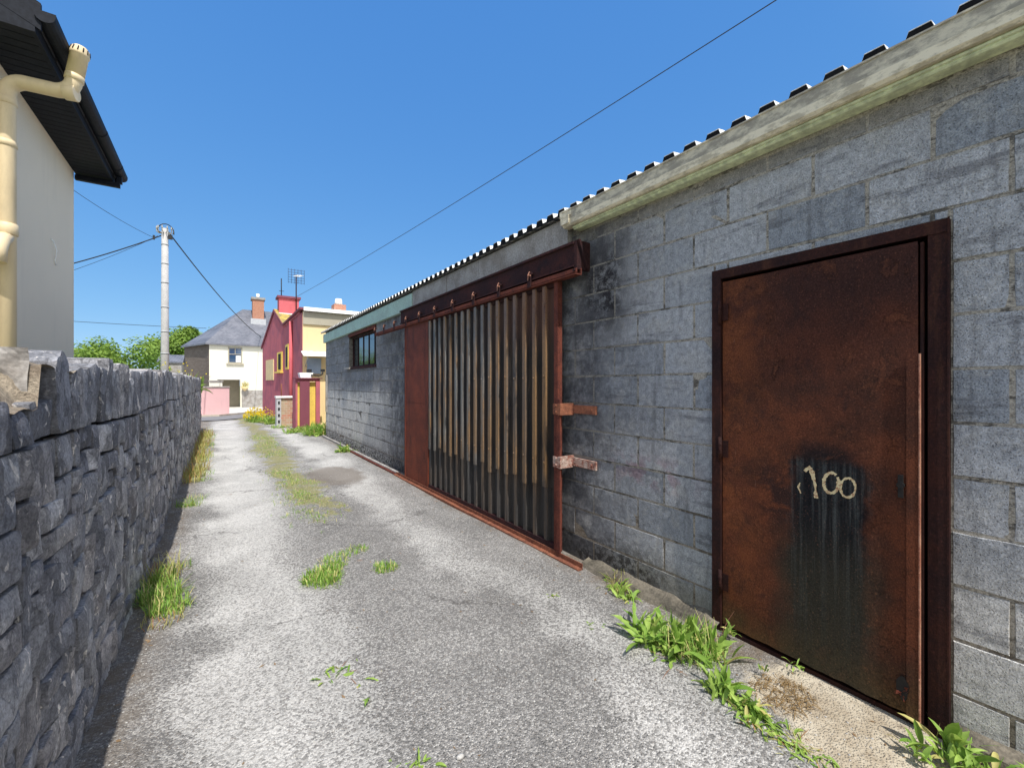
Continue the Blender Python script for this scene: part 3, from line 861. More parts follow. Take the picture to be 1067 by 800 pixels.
# --- shed window
wd = empty('window', (2.55, 9.5, 1.87), '', ''); del wd['label']; del wd['category']; wd.parent = shed; wd.matrix_parent_inverse = pmat(shed).inverted()
y0, y1, z0, z1 = 8.46, 10.57, 1.87, 2.58
mb = MB(); mb.box((2.62,y0,z0),(2.66,y0+.04,z1)); mb.box((2.62,y1-.04,z0),(2.66,y1,z1)); mb.box((2.62,y0+.041,z1-.04),(2.66,y1-.041,z1)); mb.box((2.62,y0+.041,z0),(2.66,y1-.041,z0+.04))
mb.build('frame', M['rail'], wd)
mb = MB(); mb.box((2.645,y0+.04,z0+.04),(2.65,y1-.04,z1-.04)); mb.build('pane', M['glass'], wd)
for k in range(1, 5):
    mb = MB(); y = y0+(y1-y0)*k/5; mb.box((2.63,y-.009,z0+.041),(2.644,y+.009,z1-.041)); mb.build('bar', M['frame'], wd)
mb = MB(); mb.box((2.50,y0-.02,z0-.045),(2.619,y1-.25,z0-.001)); mb.build('sill', M['rail'], wd)
mb = MB(); mb.box((2.47,y1-.25,z0-.035),(2.619,y1+.22,z0+.004)); mb.build('pale_sill_end', M['lintel'], wd)
mb = MB(); mb.box((2.515,y0-.02,z1),(2.60,y1,z1+.07)); mb.build('window_lintel', M['track'], wd)
# far corner: conduit
mb = MB(); mb.box((2.50, 13.02, .7), (2.538, 13.12, 1.75)); mb.build('meter_box', M['lintel'], shed)

# dirty concrete footing along the wall
mb = MB(); vs = []; n = 60
for j in range(n+1):
    y = 1.45 + 1.15*j/n; w = .05+.03*noise.noise(Vector((y*6,0,0)))
    vs += [(2.50-w-.03, y, -.01), (2.50-w, y, .03+.02*noise.noise(Vector((y*9,1,0)))), (2.545, y, .07+.03*noise.noise(Vector((y*8,2,0))))]
fs = [(j*3+k, j*3+k+1, j*3+k+4, j*3+k+3) for j in range(n) for k in range(2)]
mb.add(vs, fs, .5); struct(mb.build('wall_footing', M['foot']))
mb = MB(); vs = []; n = 60
for j in range(n+1):
    y = -3.2 + 3.65*j/n; w = .05+.02*noise.noise(Vector((y*6,0,5)))
    vs += [(2.50-w-.02, y, -.01), (2.50-w, y, .065), (2.545, y, .085)]
mb.add(vs, [(j*3+k, j*3+k+1, j*3+k+4, j*3+k+3) for j in range(n) for k in range(2)], .5); struct(mb.build('wall_footing', M['foot']))

# ------------------------------------------------------------------ rubble stone wall on the left
sw = empty('stone_wall', (-.7, 7, 0), 'dark grey rubble limestone wall with broken top along the left of the lane', 'wall')
FX = -.47
def fill_grid(y0, y1, z0, z1, cy, cz, wr, hr):
    nyy = int(round((y1-y0)/cy)); nz_ = int(round((z1-z0)/cz))
    occ = [[False]*nyy for _ in range(nz_)]; rects = []
    for j in range(nz_):
        i = 0
        while i < nyy:
            if occ[j][i]: i += 1; continue
            run = 0
            while i+run < nyy and not occ[j][i+run] and run < 12: run += 1
            w = rng.choice(wr); h = rng.choice(hr)
            if rng.random() < .12: w, h = min(hr), max(hr)+1
            w = min(w, run)
            if run - w == 1: w += 1 if run <= 9 else -1
            w = max(1, w)
            h = min(h, nz_-j)
            if nz_-j-h == 1: h += 1
            for a in range(h):
                for b in range(w): occ[j+a][i+b] = True
            rects.append((y0+i*cy, y0+(i+w)*cy, z0+j*cz, z0+(j+h)*cz)); i += w
    return rects
def warp(y, z):
    s = Vector((y*.9, z*1.3, 7))
    return (y + noise.noise(s*2.2)*.016, z + noise.noise(s+Vector((9,2,4)))*.030 + noise.noise(s*3.5+Vector((1,9,4)))*.008)
def stone(mb, y0, y1, z0, z1, topfree=False, fx=FX, warpit=True):
    near = y0 < 4.5
    g = rng.uniform(.0015, .005); gv = rng.uniform(.005, .012)
    n = max(4, int((y1-y0)/(.022 if near else .05))); m = max(4, int((z1-z0)/(.022 if near else .05)))
    if y0 > 9: n = min(n, 4); m = min(m, 4)
    by = rng.uniform(-.006, .007) if rng.random() < .82 else rng.uniform(.010, .020); bz = rng.uniform(-.007, .005); base = rng.uniform(-.009, .007)
    sd_ = Vector((rng.uniform(0, 99), rng.uniform(0, 99), rng.uniform(0, 99)))
    # chopped corners
    cc = [rng.uniform(.0, .16) for _ in range(4)]
    vs = []; r = rng.random()
    for j in range(m+1):
        for i in range(n+1):
            a = 2*i/n-1; b = 2*j/m-1
            k = (0 if a < 0 else 1) + (0 if b < 0 else 2)
            rr = cc[k]
            aa, bb = a, b
            q = abs(a)+abs(b) - (2-rr)
            if q > 0: aa -= math.copysign(q*.5, a); bb -= math.copysign(q*.5, b)
            y = (y0+y1)/2 + aa*((y1-y0)/2-g); z = (z0+z1)/2 + bb*((z1-z0)/2-gv)
            if warpit: y, z = warp(y, z)
            e = max(abs(a), abs(b))
            x = fx + base + by*a + bz*b - .005*e**12
            P = Vector((y*5, z*5, 0)) + sd_
            x += noise.noise(P)*.007 + noise.noise(P*3)*.005
            # chiselled facets
            x += (abs(noise.noise(Vector((y*9, z*3, 0))+sd_))-.25)*.011
            if near: x += noise.noise(P*8)*.0025
            if topfree and b > .3: z += noise.noise(Vector((y*9, 1, 2)))*.03
            vs.append((x, y, z))
    w = n+1
    fs = [(j*w+i, j*w+i+1, (j+1)*w+i+1, (j+1)*w+i) for j in range(m) for i in range(n)]
    ring = [i for i in range(n+1)] + [(j+1)*w-1 for j in range(1, m+1)] + [m*w+i for i in range(n-1, -1, -1)] + [j*w for j in range(m-1, 0, -1)]
    k0 = len(vs); back = .05 if not topfree else .2
    nn = len(ring)
    for q in ring: vs.append(vs[q])
    for q in ring: vs.append((vs[q][0]-back, vs[q][1], vs[q][2]))
    sk = [(k0+(q+1) % nn, k0+q, k0+nn+q, k0+nn+(q+1) % nn) for q in range(nn)]
    mb.add(vs, fs, r, True); k1 = len(mb.v)-len(vs)
    for f_ in sk: mb.f.append(tuple(i+k1 for i in f_)); mb.sm.append(False)
WY0, WY1 = -2.4, 16.9
mb = MB(); cope = MB()
H1 = 1.29
for rc in fill_grid(WY0, WY1, -.06, H1, .052, .052, (2,3,3,4,4,5,6,7), (2,2,2,3,3,4)):
    stone(mb, *rc)
# top course: upright stones; missing nearest the camera (Y<2)
y = WY0
while y < WY1:
    w = rng.uniform(.09, .24)
    if y < 1.96:
        stone(cope, y, y+w, H1, 1.425+rng.uniform(-.02,.02), True)
    else:
        zz = 1.59 + (y-2)*.0045
        stone(cope, y, y+w, H1, zz+rng.uniform(-.045,.03), True)
    y += w
mb.build('stone_face', M['stone'], sw)
cope.build('top_course', M['stone'], sw)
core = MB()
core.box((-.92, WY0, -.1), (FX-.045, WY1, 1.38)); core.box((-.92, 2.02, 1.3801), (FX-.05, WY1, 1.545))
core.build('wall_core', m_rust('dark_joint', (.035,.032,.03), (.02,.02,.02), None, 9, False, .95), sw)
# crumbled mortar mound on the broken top
mb = MB(); vs = []; nx_, ny_ = 40, 150
def mound(x, y):
    t_ = (FX - .02 - x)/.40
    if y < 2.0: z = 1.415 + .20*min(1, max(0, (t_-.06)/.35))**.8
    else: z = 1.55 + .03*t_
    z += noise.noise(Vector((x*9, y*9, 1)))*.022 + noise.noise(Vector((x*25, y*25, 3)))*.010 + (abs(noise.noise(Vector((x*6, y*5, 9))))-.2)*.03
    return z
for j in range(ny_+1):
    for i in range(nx_+1):
        y = WY0 + (3.2-WY0)*j/ny_; x = FX - .005 - .46*i/nx_
        vs.append((x, y, mound(x, y)))
mb.add(vs, [(j*(nx_+1)+i, (j+1)*(nx_+1)+i, (j+1)*(nx_+1)+i+1, j*(nx_+1)+i+1) for j in range(ny_) for i in range(nx_)], .5, False)
mb.build('mortar_mound', M['tan'], sw)
mb = MB(); vs = []; nx_, ny_ = 10, 260
for j in range(ny_+1):
    for i in range(nx_+1):
        y = 3.2 + (WY1-3.2)*j/ny_; x = FX - .04 - .43*i/nx_
        vs.append((x, y, 1.553 + (y-2)*.0045 + noise.noise(Vector((x*9, y*9, 1)))*.022))
mb.add(vs, [(j*(nx_+1)+i, (j+1)*(nx_+1)+i, (j+1)*(nx_+1)+i+1, j*(nx_+1)+i+1) for j in range(ny_) for i in range(nx_)], .5, False)
mb.build('wall_top', M['lintel'], sw)
# step side stone face where the top course begins
mb = MB(); vs = []
for j in range(13):
    for i in range(13):
        a, b = i/12, j/12
        vs.append((FX-.03-.25*a, 1.985+noise.noise(Vector((a*3, b*3, 1)))*.03, 1.36+.245*b))
mb.add(vs, [(j*13+i, (j+1)*13+i, (j+1)*13+i+1, j*13+i+1) for j in range(12) for i in range(12)], .9)
mb.build('end_stone', M['lintel'], sw)

# ------------------------------------------------------------------ beige house on the left
lh = empty('house', (-4.5, 7, 0), 'beige rendered house with black soffit and gutter above the stone wall', 'house')
mb = MB(); HX = -1.5; y0, y1 = 4.95, 7.52
mb.box((-7.5, y0, -.1), (HX, y1, 4.25))
mb.prism([(-7.5,y0,4.2501),(HX,y0,4.2501),(-4.5,y0,5.75)], (0, y1-y0, 0))
mb.build('wall', M['beige'], lh)
tn = .50
def rz(x, base=4.20): return base + (-1.13 - x)*tn
mb = MB()
for (a, b) in ((4.66, 7.66),):
    mb.prism([(-1.13,a,rz(-1.13)+.0),(-4.5,a,rz(-4.5)),(-4.5,a,rz(-4.5)+.12),(-1.13,a,rz(-1.13)+.12)], (0,b-a,0))
    mb.prism([(-7.87,a,rz(-1.13)),(-4.5,a,rz(-4.5)),(-4.5,a,rz(-4.5)+.12),(-7.87,a,rz(-1.13)+.12)], (0,b-a,0))
mb.build('roof', M['slate'], lh)
mb = MB()   # soffit boards with grooves
yy = 4.69
while yy < 7.62:
    mb.box((-1.499, yy, 4.135), (-1.16, min(yy+.092, 7.62), 4.15)); mb.box((-1.499, yy+.092, 4.142), (-1.16, yy+.1, 4.15)); yy += .1
mb.build('soffit', M['navy'], lh)
mb = MB(); mb.box((-1.159, 4.66, 4.11), (-1.135, 7.66, 4.30)); mb.box((-1.5, 7.6201, 4.10), (-1.16, 7.66, 4.24)); mb.build('fascia', M['navy'], lh)
mb = MB(); mb.prism([(-1.10,4.63,rz(-1.10)-.06),(-1.10,4.63,rz(-1.10)+.14),(-4.5,4.63,rz(-4.5)+.14),(-4.5,4.63,rz(-4.5)-.06)], (0,.028,0)); mb.prism([(-1.13,4.632,4.10),(-1.13,4.632,4.22),(-1.52,4.632,4.42),(-1.52,4.632,4.10)], (0,.024,0))
mb.build('bargeboard', M['navy'], lh)
mb = MB(); mb.prism([(-1.10,7.662,rz(-1.10)-.06),(-1.10,7.662,rz(-1.10)+.14),(-4.5,7.662,rz(-4.5)+.14),(-4.5,7.662,rz(-4.5)-.06)], (0,.025,0)); mb.build('bargeboard', M['navy'], lh)
mb = MB()
prof = []
for k in range(9):
    q = math.pi + math.pi*k/8; prof.append((-1.075+.058*math.cos(q), 4.24+.058*math.sin(q)*1.0))
prof = prof + [(-1.017,4.262),(-1.022,4.262)] + [(-1.075+.052*math.cos(math.pi+math.pi*(8-k)/8), 4.24+.052*math.sin(math.pi+math.pi*(8-k)/8)) for k in range(9)]
extr(mb, prof, 4.62, 7.70, True)
extr(mb, [(-1.075+.059*math.cos(math.pi+math.pi*k/8), 4.24+.059*math.sin(math.pi+math.pi*k/8)) for k in range(9)]+[(-1.016,4.262),(-1.134,4.262)], 4.61, 4.619, True)
for yb in (5.4, 6.4, 7.3): extr(mb, [(x+(.004 if x>-1.075 else 0), z-.005) for x, z in prof], yb, yb+.05, True)
mb.build('gutter', M['navy'], lh)
mb = MB(); mb.box((-1.49, 7.50, 4.045), (-1.07, 7.56, 4.10)); mb.box((-1.10, 7.50, 4.10), (-1.05, 7.56, 4.20)); mb.build('gutter_outlet', M['navy'], lh)
# soil vent pipe
vp = empty('vent_pipe', (-1.40, 5.10, 0), '', ''); del vp['label']; del vp['category']; vp.parent = lh; vp.matrix_parent_inverse = pmat(lh).inverted()
def arc(c, r, a0, a1, n, e1, e2):
    c = Vector(c); e1 = Vector(e1); e2 = Vector(e2)
    return [c + e1*math.cos(R(a0+(a1-a0)*k/n))*r + e2*math.sin(R(a0+(a1-a0)*k/n))*r for k in range(n+1)]
mb = MB(); U = (0,0,1)
hd = Vector((1, -.25, 0)).normalized()
p0 = Vector((-1.40, 5.10, 0))
pts = [p0, p0+Vector((0,0,3.79))] + arc(p0+hd*.11+Vector((0,0,3.80)), .11, 180, 92, 7, hd, U)[1:]
e = pts[-1] + hd*.20 - Vector((0,0,.012)); pts.append(e)
up2 = (Vector((0,0,1)) + hd*.16).normalized()
c2 = e + Vector((0,0,.11)); pts += [c2 + (hd*math.sin(R(a)) - Vector((0,0,1))*math.cos(R(a)))*.11 for a in (15,30,45,60,75,88)]
pe = pts[-1] + up2*.02; pts.append(pe)
mb.tube(pts, .055, 20); mb.build('pipe', M['pipe'], vp)
def collar(a, d, l=.05, r=.061, m='pipe', nm='collar'):
    mb = MB(); a = Vector(a); d = Vector(d).normalized(); mb.tube([a-d*l/2, a-d*l*.45, a+d*l*.45, a+d*l/2], [r-.005, r, r, r-.005], 20); return mb.build(nm, M[m], vp)
collar(p0+Vector((0,0,3.40)), U, .05); collar(p0+Vector((0,0,3.74)), U, .06); collar(p0+Vector((0,0,2.72)), U, .09, .066); collar(pts[9]+hd*.09, hd, .08); collar(pe, up2, .05)
mb = MB(); t0 = pe; mb.tube([t0, t0+up2*.19, t0+up2*.195, t0+up2*.21, t0+up2*.255, t0+up2*.27], [.058,.058,.064,.064,.054,.04], 20)
mb.build('vent_cap', M['pipe'], vp)
for k in range(12):
    q = 2*math.pi*k/12; s1 = up2.cross(Vector((0,1,0))).normalized(); s2 = up2.cross(s1)
    d = s1*math.cos(q)+s2*math.sin(q); mb = MB(); mb.tube([t0+up2*.215+d*.064, t0+up2*.25+d*.0575], .0045, 5)
    mb.build('vent_slot', M['wire'], vp)
mb = MB(); b0 = p0+Vector((0,0,2.66)); mb.tube([b0, b0+Vector((.0,-.10,-.05)), b0+Vector((0,-.16,-.13)), b0+Vector((0,-.17,-.24))], .05, 14); mb.build('branch_pipe', M['pipe'], vp)
mb = MB(); mb.tube([(HX+.005, 6.62, 3.05),(HX+.02, 6.64, 3.03),(HX+.03,6.70,2.95),(HX+.012,6.72,2.84),(HX+.01,6.76,2.80)], .006, 6); mb.build('loose_cable', M['whiteg'], lh)

# ------------------------------------------------------------------ far houses
wh = empty('house', (2, 46, -.45), 'cream white two storey house with hipped slate roof at the end of the lane', 'house')
A = Vector((-.67, 42.8, 0)); B = Vector((9.5, 43.2, 0)); Cc = Vector((-2.55, 47.8, 0)); zb = -.8; ze = 4.8
mb = MB()
def wallpanel(mb, p, q, z0, z1, th=.25):
    p = Vector(p); q = Vector(q); d = (q-p).normalized(); n = Vector((-d.y, d.x, 0))*th
    mb.prism([(p.x,p.y,z0),(q.x,q.y,z0),(q.x+n.x,q.y+n.y,z0),(p.x+n.x,p.y+n.y,z0)], (0,0,z1-z0))
def AB(s): return A + (B-A)*(s/(B-A).length)
# carport opening s .. and window opening
so0, so1 = .55, 2.15; 
wallpanel(mb, A, AB(so0-.001), zb, ze); wallpanel(mb, AB(so1), B, zb, ze); wallpanel(mb, AB(so0), AB(so1-.001), 1.85, ze)
mb.build('wall', M['white'], wh)
mb = MB(); wallpanel(mb, Cc, A+Vector((-.005,0,0)), zb, ze-.05); mb.build('side_wall', M['greyw'], wh)
mb = MB(); mb.box((-.4, 43.3, -.6), (3.2, 47.5, 1.8)); 
mb2 = MB(); mb2.quad(AB(so0)+Vector((0,1.8,-.6)), AB(so1)+Vector((0,1.8,-.6)), AB(so1)+Vector((0,1.8,1.9)), AB(so0)+Vector((0,1.8,1.9)))
mb2.quad(AB(so0)+Vector((-.02,.26,-.6)), AB(so0)+Vector((-.02,1.8,-.6)), AB(so0)+Vector((-.02,1.8,1.9)), AB(so0)+Vector((-.02,.26,1.9)))
mb2.quad(AB(so1)+Vector((.02,.26,-.6)), AB(so1)+Vector((.02,1.8,-.6)), AB(so1)+Vector((.02,1.8,1.9)), AB(so1)+Vector((.02,.26,1.9)))
mb2.quad(AB(so0)+Vector((0,.26,1.84)), AB(so1)+Vector((0,.26,1.84)), AB(so1)+Vector((0,1.8,1.84)), AB(so0)+Vector((0,1.8,1.84)))
mb2.build('carport', M['greyfas'], wh)
mb = MB(); wallpanel(mb, AB(2.25)+Vector((0,-.12,0)), AB(5)+Vector((0,-.12,0)), zb, .95, .11); mb.build('stone_plinth', M['lintel'], wh)
ap = Vector((1.8, 47.1, 8.4)); rg = Vector((14, 47.6, 8.4)); o_ = .2
e1 = Vector((A.x-.25, A.y-.25, ze)); e2 = Vector((B.x+4, B.y-.25, ze)); e3 = Vector((Cc.x-.25, Cc.y, ze)); bk = Vector((0, 52, ze))
mb = MB(); mb.add([e1, e2, rg, ap], [(0,1,2,3)]); mb.add([e3, e1, ap], [(0,1,2)]); mb.add([bk, e3, ap], [(0,1,2)]); mb.add([e2, bk+Vector((14,0,0)), bk, ap, rg],[(0,1,4),(1,2,3,4)])
dn = Vector((0,0,-.12)); mb.add([e3, e1, e2, e3+dn, e1+dn, e2+dn], [(0,3,4,1),(1,4,5,2)]); mb.add([e1+dn, e2+dn, AB(10)+Vector((0,.1,ze-.1)), A+Vector((0,.1,ze-.1))],[(0,1,2,3)])
mb.build('roof', M['slate'], wh)
ww = empty('window', (AB(2), )[0], '', '') if False else None
fr = MB(); s0, s1 = 1.28, 2.28; zz0, zz1 = 3.22, 4.55
def WP(s, z, d=0): p = AB(s); return Vector((p.x, p.y-d, z))
def wbox(mb, s0, s1, z0, z1, d0, d1): mb.prism([WP(s0,z0,d0),WP(s1,z0,d0),WP(s1,z0,d1),WP(s0,z0,d1)], (0,0,z1-z0))
wbox(fr, s0, s0+.08, zz0, zz1, .01, .05); wbox(fr, s1-.08, s1, zz0, zz1, .01, .05); wbox(fr, s0+.081, s1-.081, zz1-.08, zz1, .01, .05); wbox(fr, s0+.081, s1-.081, zz0, zz0+.08, .01, .05); wbox(fr, s0+.081, s1-.081, 3.95, 4.0, .01, .05); wbox(fr, (s0+s1)/2-.02, (s0+s1)/2+.02, 4.0, zz1-.08, .01, .045)
wn = fr.build('window', M['greyfas'], wh)
mb = MB(); wbox(mb, s0+.05, s1-.05, zz0+.05, zz1-.05, .005, .02); mb.build('pane', m_glass('blue_glass', (.03,.07,.14)), wn)
mb = MB(); wbox(mb, s0+.55, s1-.1, zz0+.1, 3.85, .021, .026); mb.build('curtain', M['whiteg'], wn)
mb = MB(); wbox(mb, s0-.12, s1+.12, zz0-.14, zz0-.001, .005, .12); mb.build('sill', M['greyfas'], wn)
mb = MB(); mb.box((2.5, 45.4, 6.4), (3.4, 46.5, 9.15)); ch = mb.build('chimney', M['brick'], wh)
mb = MB(); mb.box((2.4, 45.3, 9.151), (3.5, 46.6, 9.35)); mb.build('chimney_cap', M['lintel'], ch)
mb = MB(); mb.tube([(2.95,45.95,9.35),(2.95,45.95,9.75)], .14, 10); mb.build('chimney_pot', M['whiteg'], ch)
mb = MB(); mb.box((2.35, 45.28, 6.35), (3.55, 45.38, 7.4)); mb.build('flashing', M['metal'], ch)
# hanging basket
hbk = empty('hanging_basket', WP(2.45, 1.5, .35), 'straw coloured hanging basket on the cream house wall beside the carport', 'hanging basket')
mb = MB(); c = WP(2.45, 1.25, .35)
mb.tube([c+Vector((0,0,-.35)), c+Vector((0,0,-.2)), c+Vector((0,0,0))], [.04,.2,.28], 10); mb.build('basket', M['boarded'], hbk)
mb = MB()
for k in range(120):
    d = Vector((rng.gauss(0,1), rng.gauss(0,1), rng.gauss(0,1))).normalized()*rng.uniform(.1,.32); p = c+Vector((0,0,.15))+d
    mb.add([p, p+Vector((rng.uniform(-.08,.08),.0,.08)), p+Vector((.06,.02,-.05))], [(0,1,2)], rng.random())
mb.build('foliage', M['dry'], hbk)
mb = MB(); mb.tube([c+Vector((0,0,.35)), c+Vector((0,.33,.35))], .015, 5); mb.build('bracket', M['wire'], hbk)

# pink wall with pale pier
pw = empty('garden_wall', (-1.5, 27, -.1), 'low pink rendered garden wall across the road', 'wall')
mb = MB(); mb.box((-6, 26.9, -.4), (.44, 27.15, 1.30)); mb.build('wall_panel', M['pink'], pw)
mb = MB(); mb.box((-6.02, 26.86, 1.301), (.46, 27.19, 1.37)); mb.build('coping', M['lintel'], pw)
gp_ = empty('gate_pier', (-.2, 30, -.2), 'pale cream gate pier rising behind the pink wall', 'pier')
mb = MB(); mb.box((-.45, 29.8, -.4), (.15, 30.3, 1.62)); mb.build('pier', M['white'], gp_)
mb = MB(); mb.box((-.5, 29.75, 1.621), (.2, 30.35, 1.70)); mb.build('cap', M['lintel'], gp_)

# crimson house: gable block + flat roofed block
rh = empty('house', (4, 21, 0), 'crimson rendered house with mossy roof and pink chimney on the right of the lane', 'house')
P1 = Vector((2.4, 21.7, 0)); P2 = Vector((1.9, 26.3, 0)); dP = (P2-P1)
def GP(s, z, d=0):
    p = P1 + dP*s; n = Vector((-dP.y, dP.x, 0)).normalized(); return Vector((p.x+n.x*d, p.y+n.y*d, z))
sA = .40; za = 4.97
mb = MB(); mb.prism([GP(0,-.4), GP(1,-.4), GP(1,3.42), GP(sA,za), GP(0,4.08)], (7,.6,0)); mb.build('gable_wall', M['red'], rh)
mb = MB()
ex = Vector((7,.6,0)); lift = Vector((0,0,.09))
g0, g1, g2 = GP(-.0,4.08,.03), GP(sA,za+.03,.03), GP(1.02,3.40,.03)
mb.prism([g0, g1, g1+lift, g0+lift], ex); mb.build('near_roof_slope', M['moss'], rh)
mb = MB(); mb.prism([g1, g2, g2+lift, g1+lift], ex); mb.build('far_roof_slope', M['slate'], rh)
mb = MB(); mb.prism([GP(-.0,4.03,.06), GP(sA,za-.03,.06), GP(sA,za+.10,.06), GP(-.0,4.16,.06)], (.06,0,0)); mb.prism([GP(sA+.002,za-.03,.06), GP(1.02,3.34,.06), GP(1.02,3.48,.06), GP(sA+.002,za+.10,.06)], (.06,0,0)); mb.build('verge', M['purple'], rh)
cb = GP(sA, 0); cx, cy = cb.x+.15, cb.y-.1
mb = MB(); mb.box((cx, cy-.35, 4.7), (cx+.85, cy+.35, 5.58)); ch2 = mb.build('chimney', M['redlt'], rh)
mb = MB(); mb.box((cx-.08, cy-.43, 5.581), (cx+.93, cy+.43, 5.68)); mb.build('chimney_cap', M['purple'], ch2)
mb = MB(); mb.box((cx-.02, cy-.40, 4.68), (cx+.9, cy-.351, 4.86)); mb.build('flashing', M['whiteg'], ch2)
def gwin(s0, s1, z0, z1, mat, name='window'):
    fr = MB()
    def bx(a, b, c, d, e0, e1): fr.prism([GP(a,c,e0),GP(b,c,e0),GP(b,c,e1),GP(a,c,e1)], (0,0,d-c))
    bx(s0, s1, z0, z1, .002, .04); o = fr.build(name, mat, rh); return o
gwin(.42, .78, 1.68, 2.69, M['boarded'], 'boarded_window')
# slim yellow framed windows, one on each block
w1 = gwin(.05, .25, 2.07, 2.95, M['yelpaint']); mb = MB(); mb.prism([GP(.09,2.15,.041),GP(.19,2.15,.041),GP(.19,2.15,.05),GP(.09,2.15,.05)], (0,0,.72)); mb.build('pane', M['dark'], w1)
fr = MB(); fr.box((2.35, 19.9, 2.1), (2.399, 20.8, 3.15)); w2 = fr.build('window', M['yelpaint'], rh); mb = MB(); mb.box((2.34, 20.1, 2.2), (2.349, 20.6, 3.05)); mb.build('pane', M['dark'], w2)
mb = MB(); mb.prism([GP(.03,1.99,.0),GP(.28,1.99,.0),GP(.28,1.99,.12),GP(.03,1.99,.12)], (0,0,.07)); mb.build('window_sill', M['yelpaint'], rh)
mb = MB(); mb.box((2.4, 16.6, -.2), (7.5, 21.69, 4.0)); mb.box((2.37, 16.95, 4.0), (2.40, 21.69, 4.08)); mb.build('side_wall', M['red'], rh)
mb = MB(); mb.box((2.30, 16.45, 4.0801), (2.75, 21.60, 4.15)); mb.build('eave_board', M['purple'], rh)
mb = MB(); mb.box((2.76, 16.40, 4.0801), (8.2, 21.6, 4.15)); mb.box((2.42, 16.36, 4.03), (8.2, 16.399, 4.16)); mb.build('flat_roof', M['whiteg'], rh)
mb = MB(); mb.box((2.42, 16.50, 3.58), (8.2, 16.559, 4.029)); mb.build('fascia', M['greyfas'], rh)
mb = MB(); mb.box((2.415, 16.56, -.2), (8.2, 16.599, 4.02)); mb.build('yellow_end_wall', M['yellowr'], rh)
mb = MB(); mb.tube([(2.33, 18.9, -.1), (2.33, 18.9, 3.95)], .065, 10); mb.build('downpipe', M['redlt'], rh)
mb = MB(); mb.box((3.75, 18.0, 4.15), (4.2, 18.5, 4.65)); ch3 = mb.build('small_chimney', M['brick'], rh)
mb = MB(); mb.tube([(3.97,18.25,4.65),(3.97,18.25,4.9)], [.16,.12], 10); mb.build('chimney_pot', M['whiteg'], ch3)
mb = MB(); 
for k in range(5): mb.box((2.9+k*.22, 19+.1*k, 4.15), (3.1+k*.22, 19.3, 4.22+.03*(k%2)))
mb.build('roof_junk', M['lintel'], rh)
# canopy on yellow wall
cn = empty('canopy', (2.75, 16.4, 2.2), 'small white translucent canopy fixed to the yellow end wall', 'canopy')
mb = MB()
for k in range(8): mb.prism([(2.36+k*.11,16.555,2.62+.015*(k%2)),(2.47+k*.11,16.555,2.62+.015*((k+1)%2)),(2.47+k*.11,16.0,2.44),(2.36+k*.11,16.0,2.44)], (0,0,.012))
mb.build('sheet', M['whiteg'], cn)
for x in (2.50, 3.18):
    mb = MB(); mb.tube([(x,16.55,2.1),(x,16.05,2.42)], .015, 6); mb.build('bracket', M['metal'], cn)
mb = MB(); mb.box((2.55, 16.50, 1.85), (3.0, 16.555, 2.40)); mb.build('canopy_shadow', mottled('shadow_blue', (.25,.33,.42), (.35,.42,.5), 3, .5, .8, 0), cn)  # thin blue-grey box standing for the canopy's shadow on the wall
# aerials
a1 = empty('aerial_mast', (cx+.1, cy, 5.6), 'thin bare aerial mast on the left side of the pink chimney', 'aerial')
mb = MB(); mb.tube([(cx+.12,cy-.1,5.55),(cx+.12,cy-.1,6.55)], .025, 6); mb.build('mast', M['wire'], a1)
mb = MB(); mb.tube([(cx+.02,cy-.1,5.95),(cx+.24,cy-.1,5.95)], .012, 5); mb.build('crossbar', M['wire'], a1)
a2 = empty('tv_aerial', (cx+.8, cy, 5.0), 'square grid television aerial on a mast beside the pink chimney', 'aerial')
ax, ay = cx+.72, cy-.42
mb = MB(); mb.tube([(ax,ay,4.95),(ax,ay,6.75)], .028, 6); mb.build('mast', M['rail'], a2)
mb = MB()
for k in range(6):
    mb.tube([(ax-.35,ay-.05,6.35+k*.12),(ax+.35,ay-.05,6.35+k*.12)], .007, 4); mb.tube([(ax-.35+k*.14,ay-.05,6.3),(ax-.35+k*.14,ay-.05,7.0)], .007, 4)
mb.build('grid', M['rail'], a2)
mb = MB(); mb.tube([(ax,ay-.05,6.65),(ax+.15,ay-.4,6.65)], .018, 5)
for k in range(4): mb.tube([(ax+.04*k-.15,ay-.1*k-.08,6.65),(ax+.04*k+.15,ay-.1*k-.08,6.65)], .008, 4)
mb.build('boom', M['whiteg'], a2)
# outbuilding with purple door
ob = empty('outbuilding', (2.45, 15.8, 0), 'small yellow lean-to with purple door panels beside the shed end', 'outbuilding')
mb = MB(); mb.box((2.12, 15.62, -.1), (2.78, 16.30, 1.55)); mb.build('wall', M['yelpaint'], ob)
mb = MB(); mb.box((2.18, 15.50, -.04), (2.47, 15.60, 1.58)); mb.build('door', M['purple'], ob)
mb = MB(); mb.box((2.06, 15.56, -.05), (2.115, 16.3, 1.62)); mb.box((2.66, 15.50, -.05), (2.785, 15.615, 1.58)); mb.box((2.06, 15.54, 1.581), (2.785, 15.62, 1.66)); mb.build('frame', M['red'], ob)
mb = MB(); mb.box((2.05, 15.45, 1.661), (2.85, 16.3, 1.69)); mb.build('roof', M['purple'], ob)
tk = empty('tank', (2.5, 15.8, 1.7), 'small white tank with black fittings on top of the purple lean-to', 'tank')
mb = MB(); mb.prism([(2.2,15.5,1.692),(2.52,15.5,1.692),(2.58,15.5,1.86),(2.16,15.5,1.86)], (0,.4,0)); mb.build('tank_body', M['whiteg'], tk)
mb = MB(); mb.tube([(2.5,15.48,1.78),(2.75,15.42,1.76),(2.85,15.42,1.82),(2.86,15.42,1.95)], .022, 8); mb.build('pipe', M['wire'], tk)
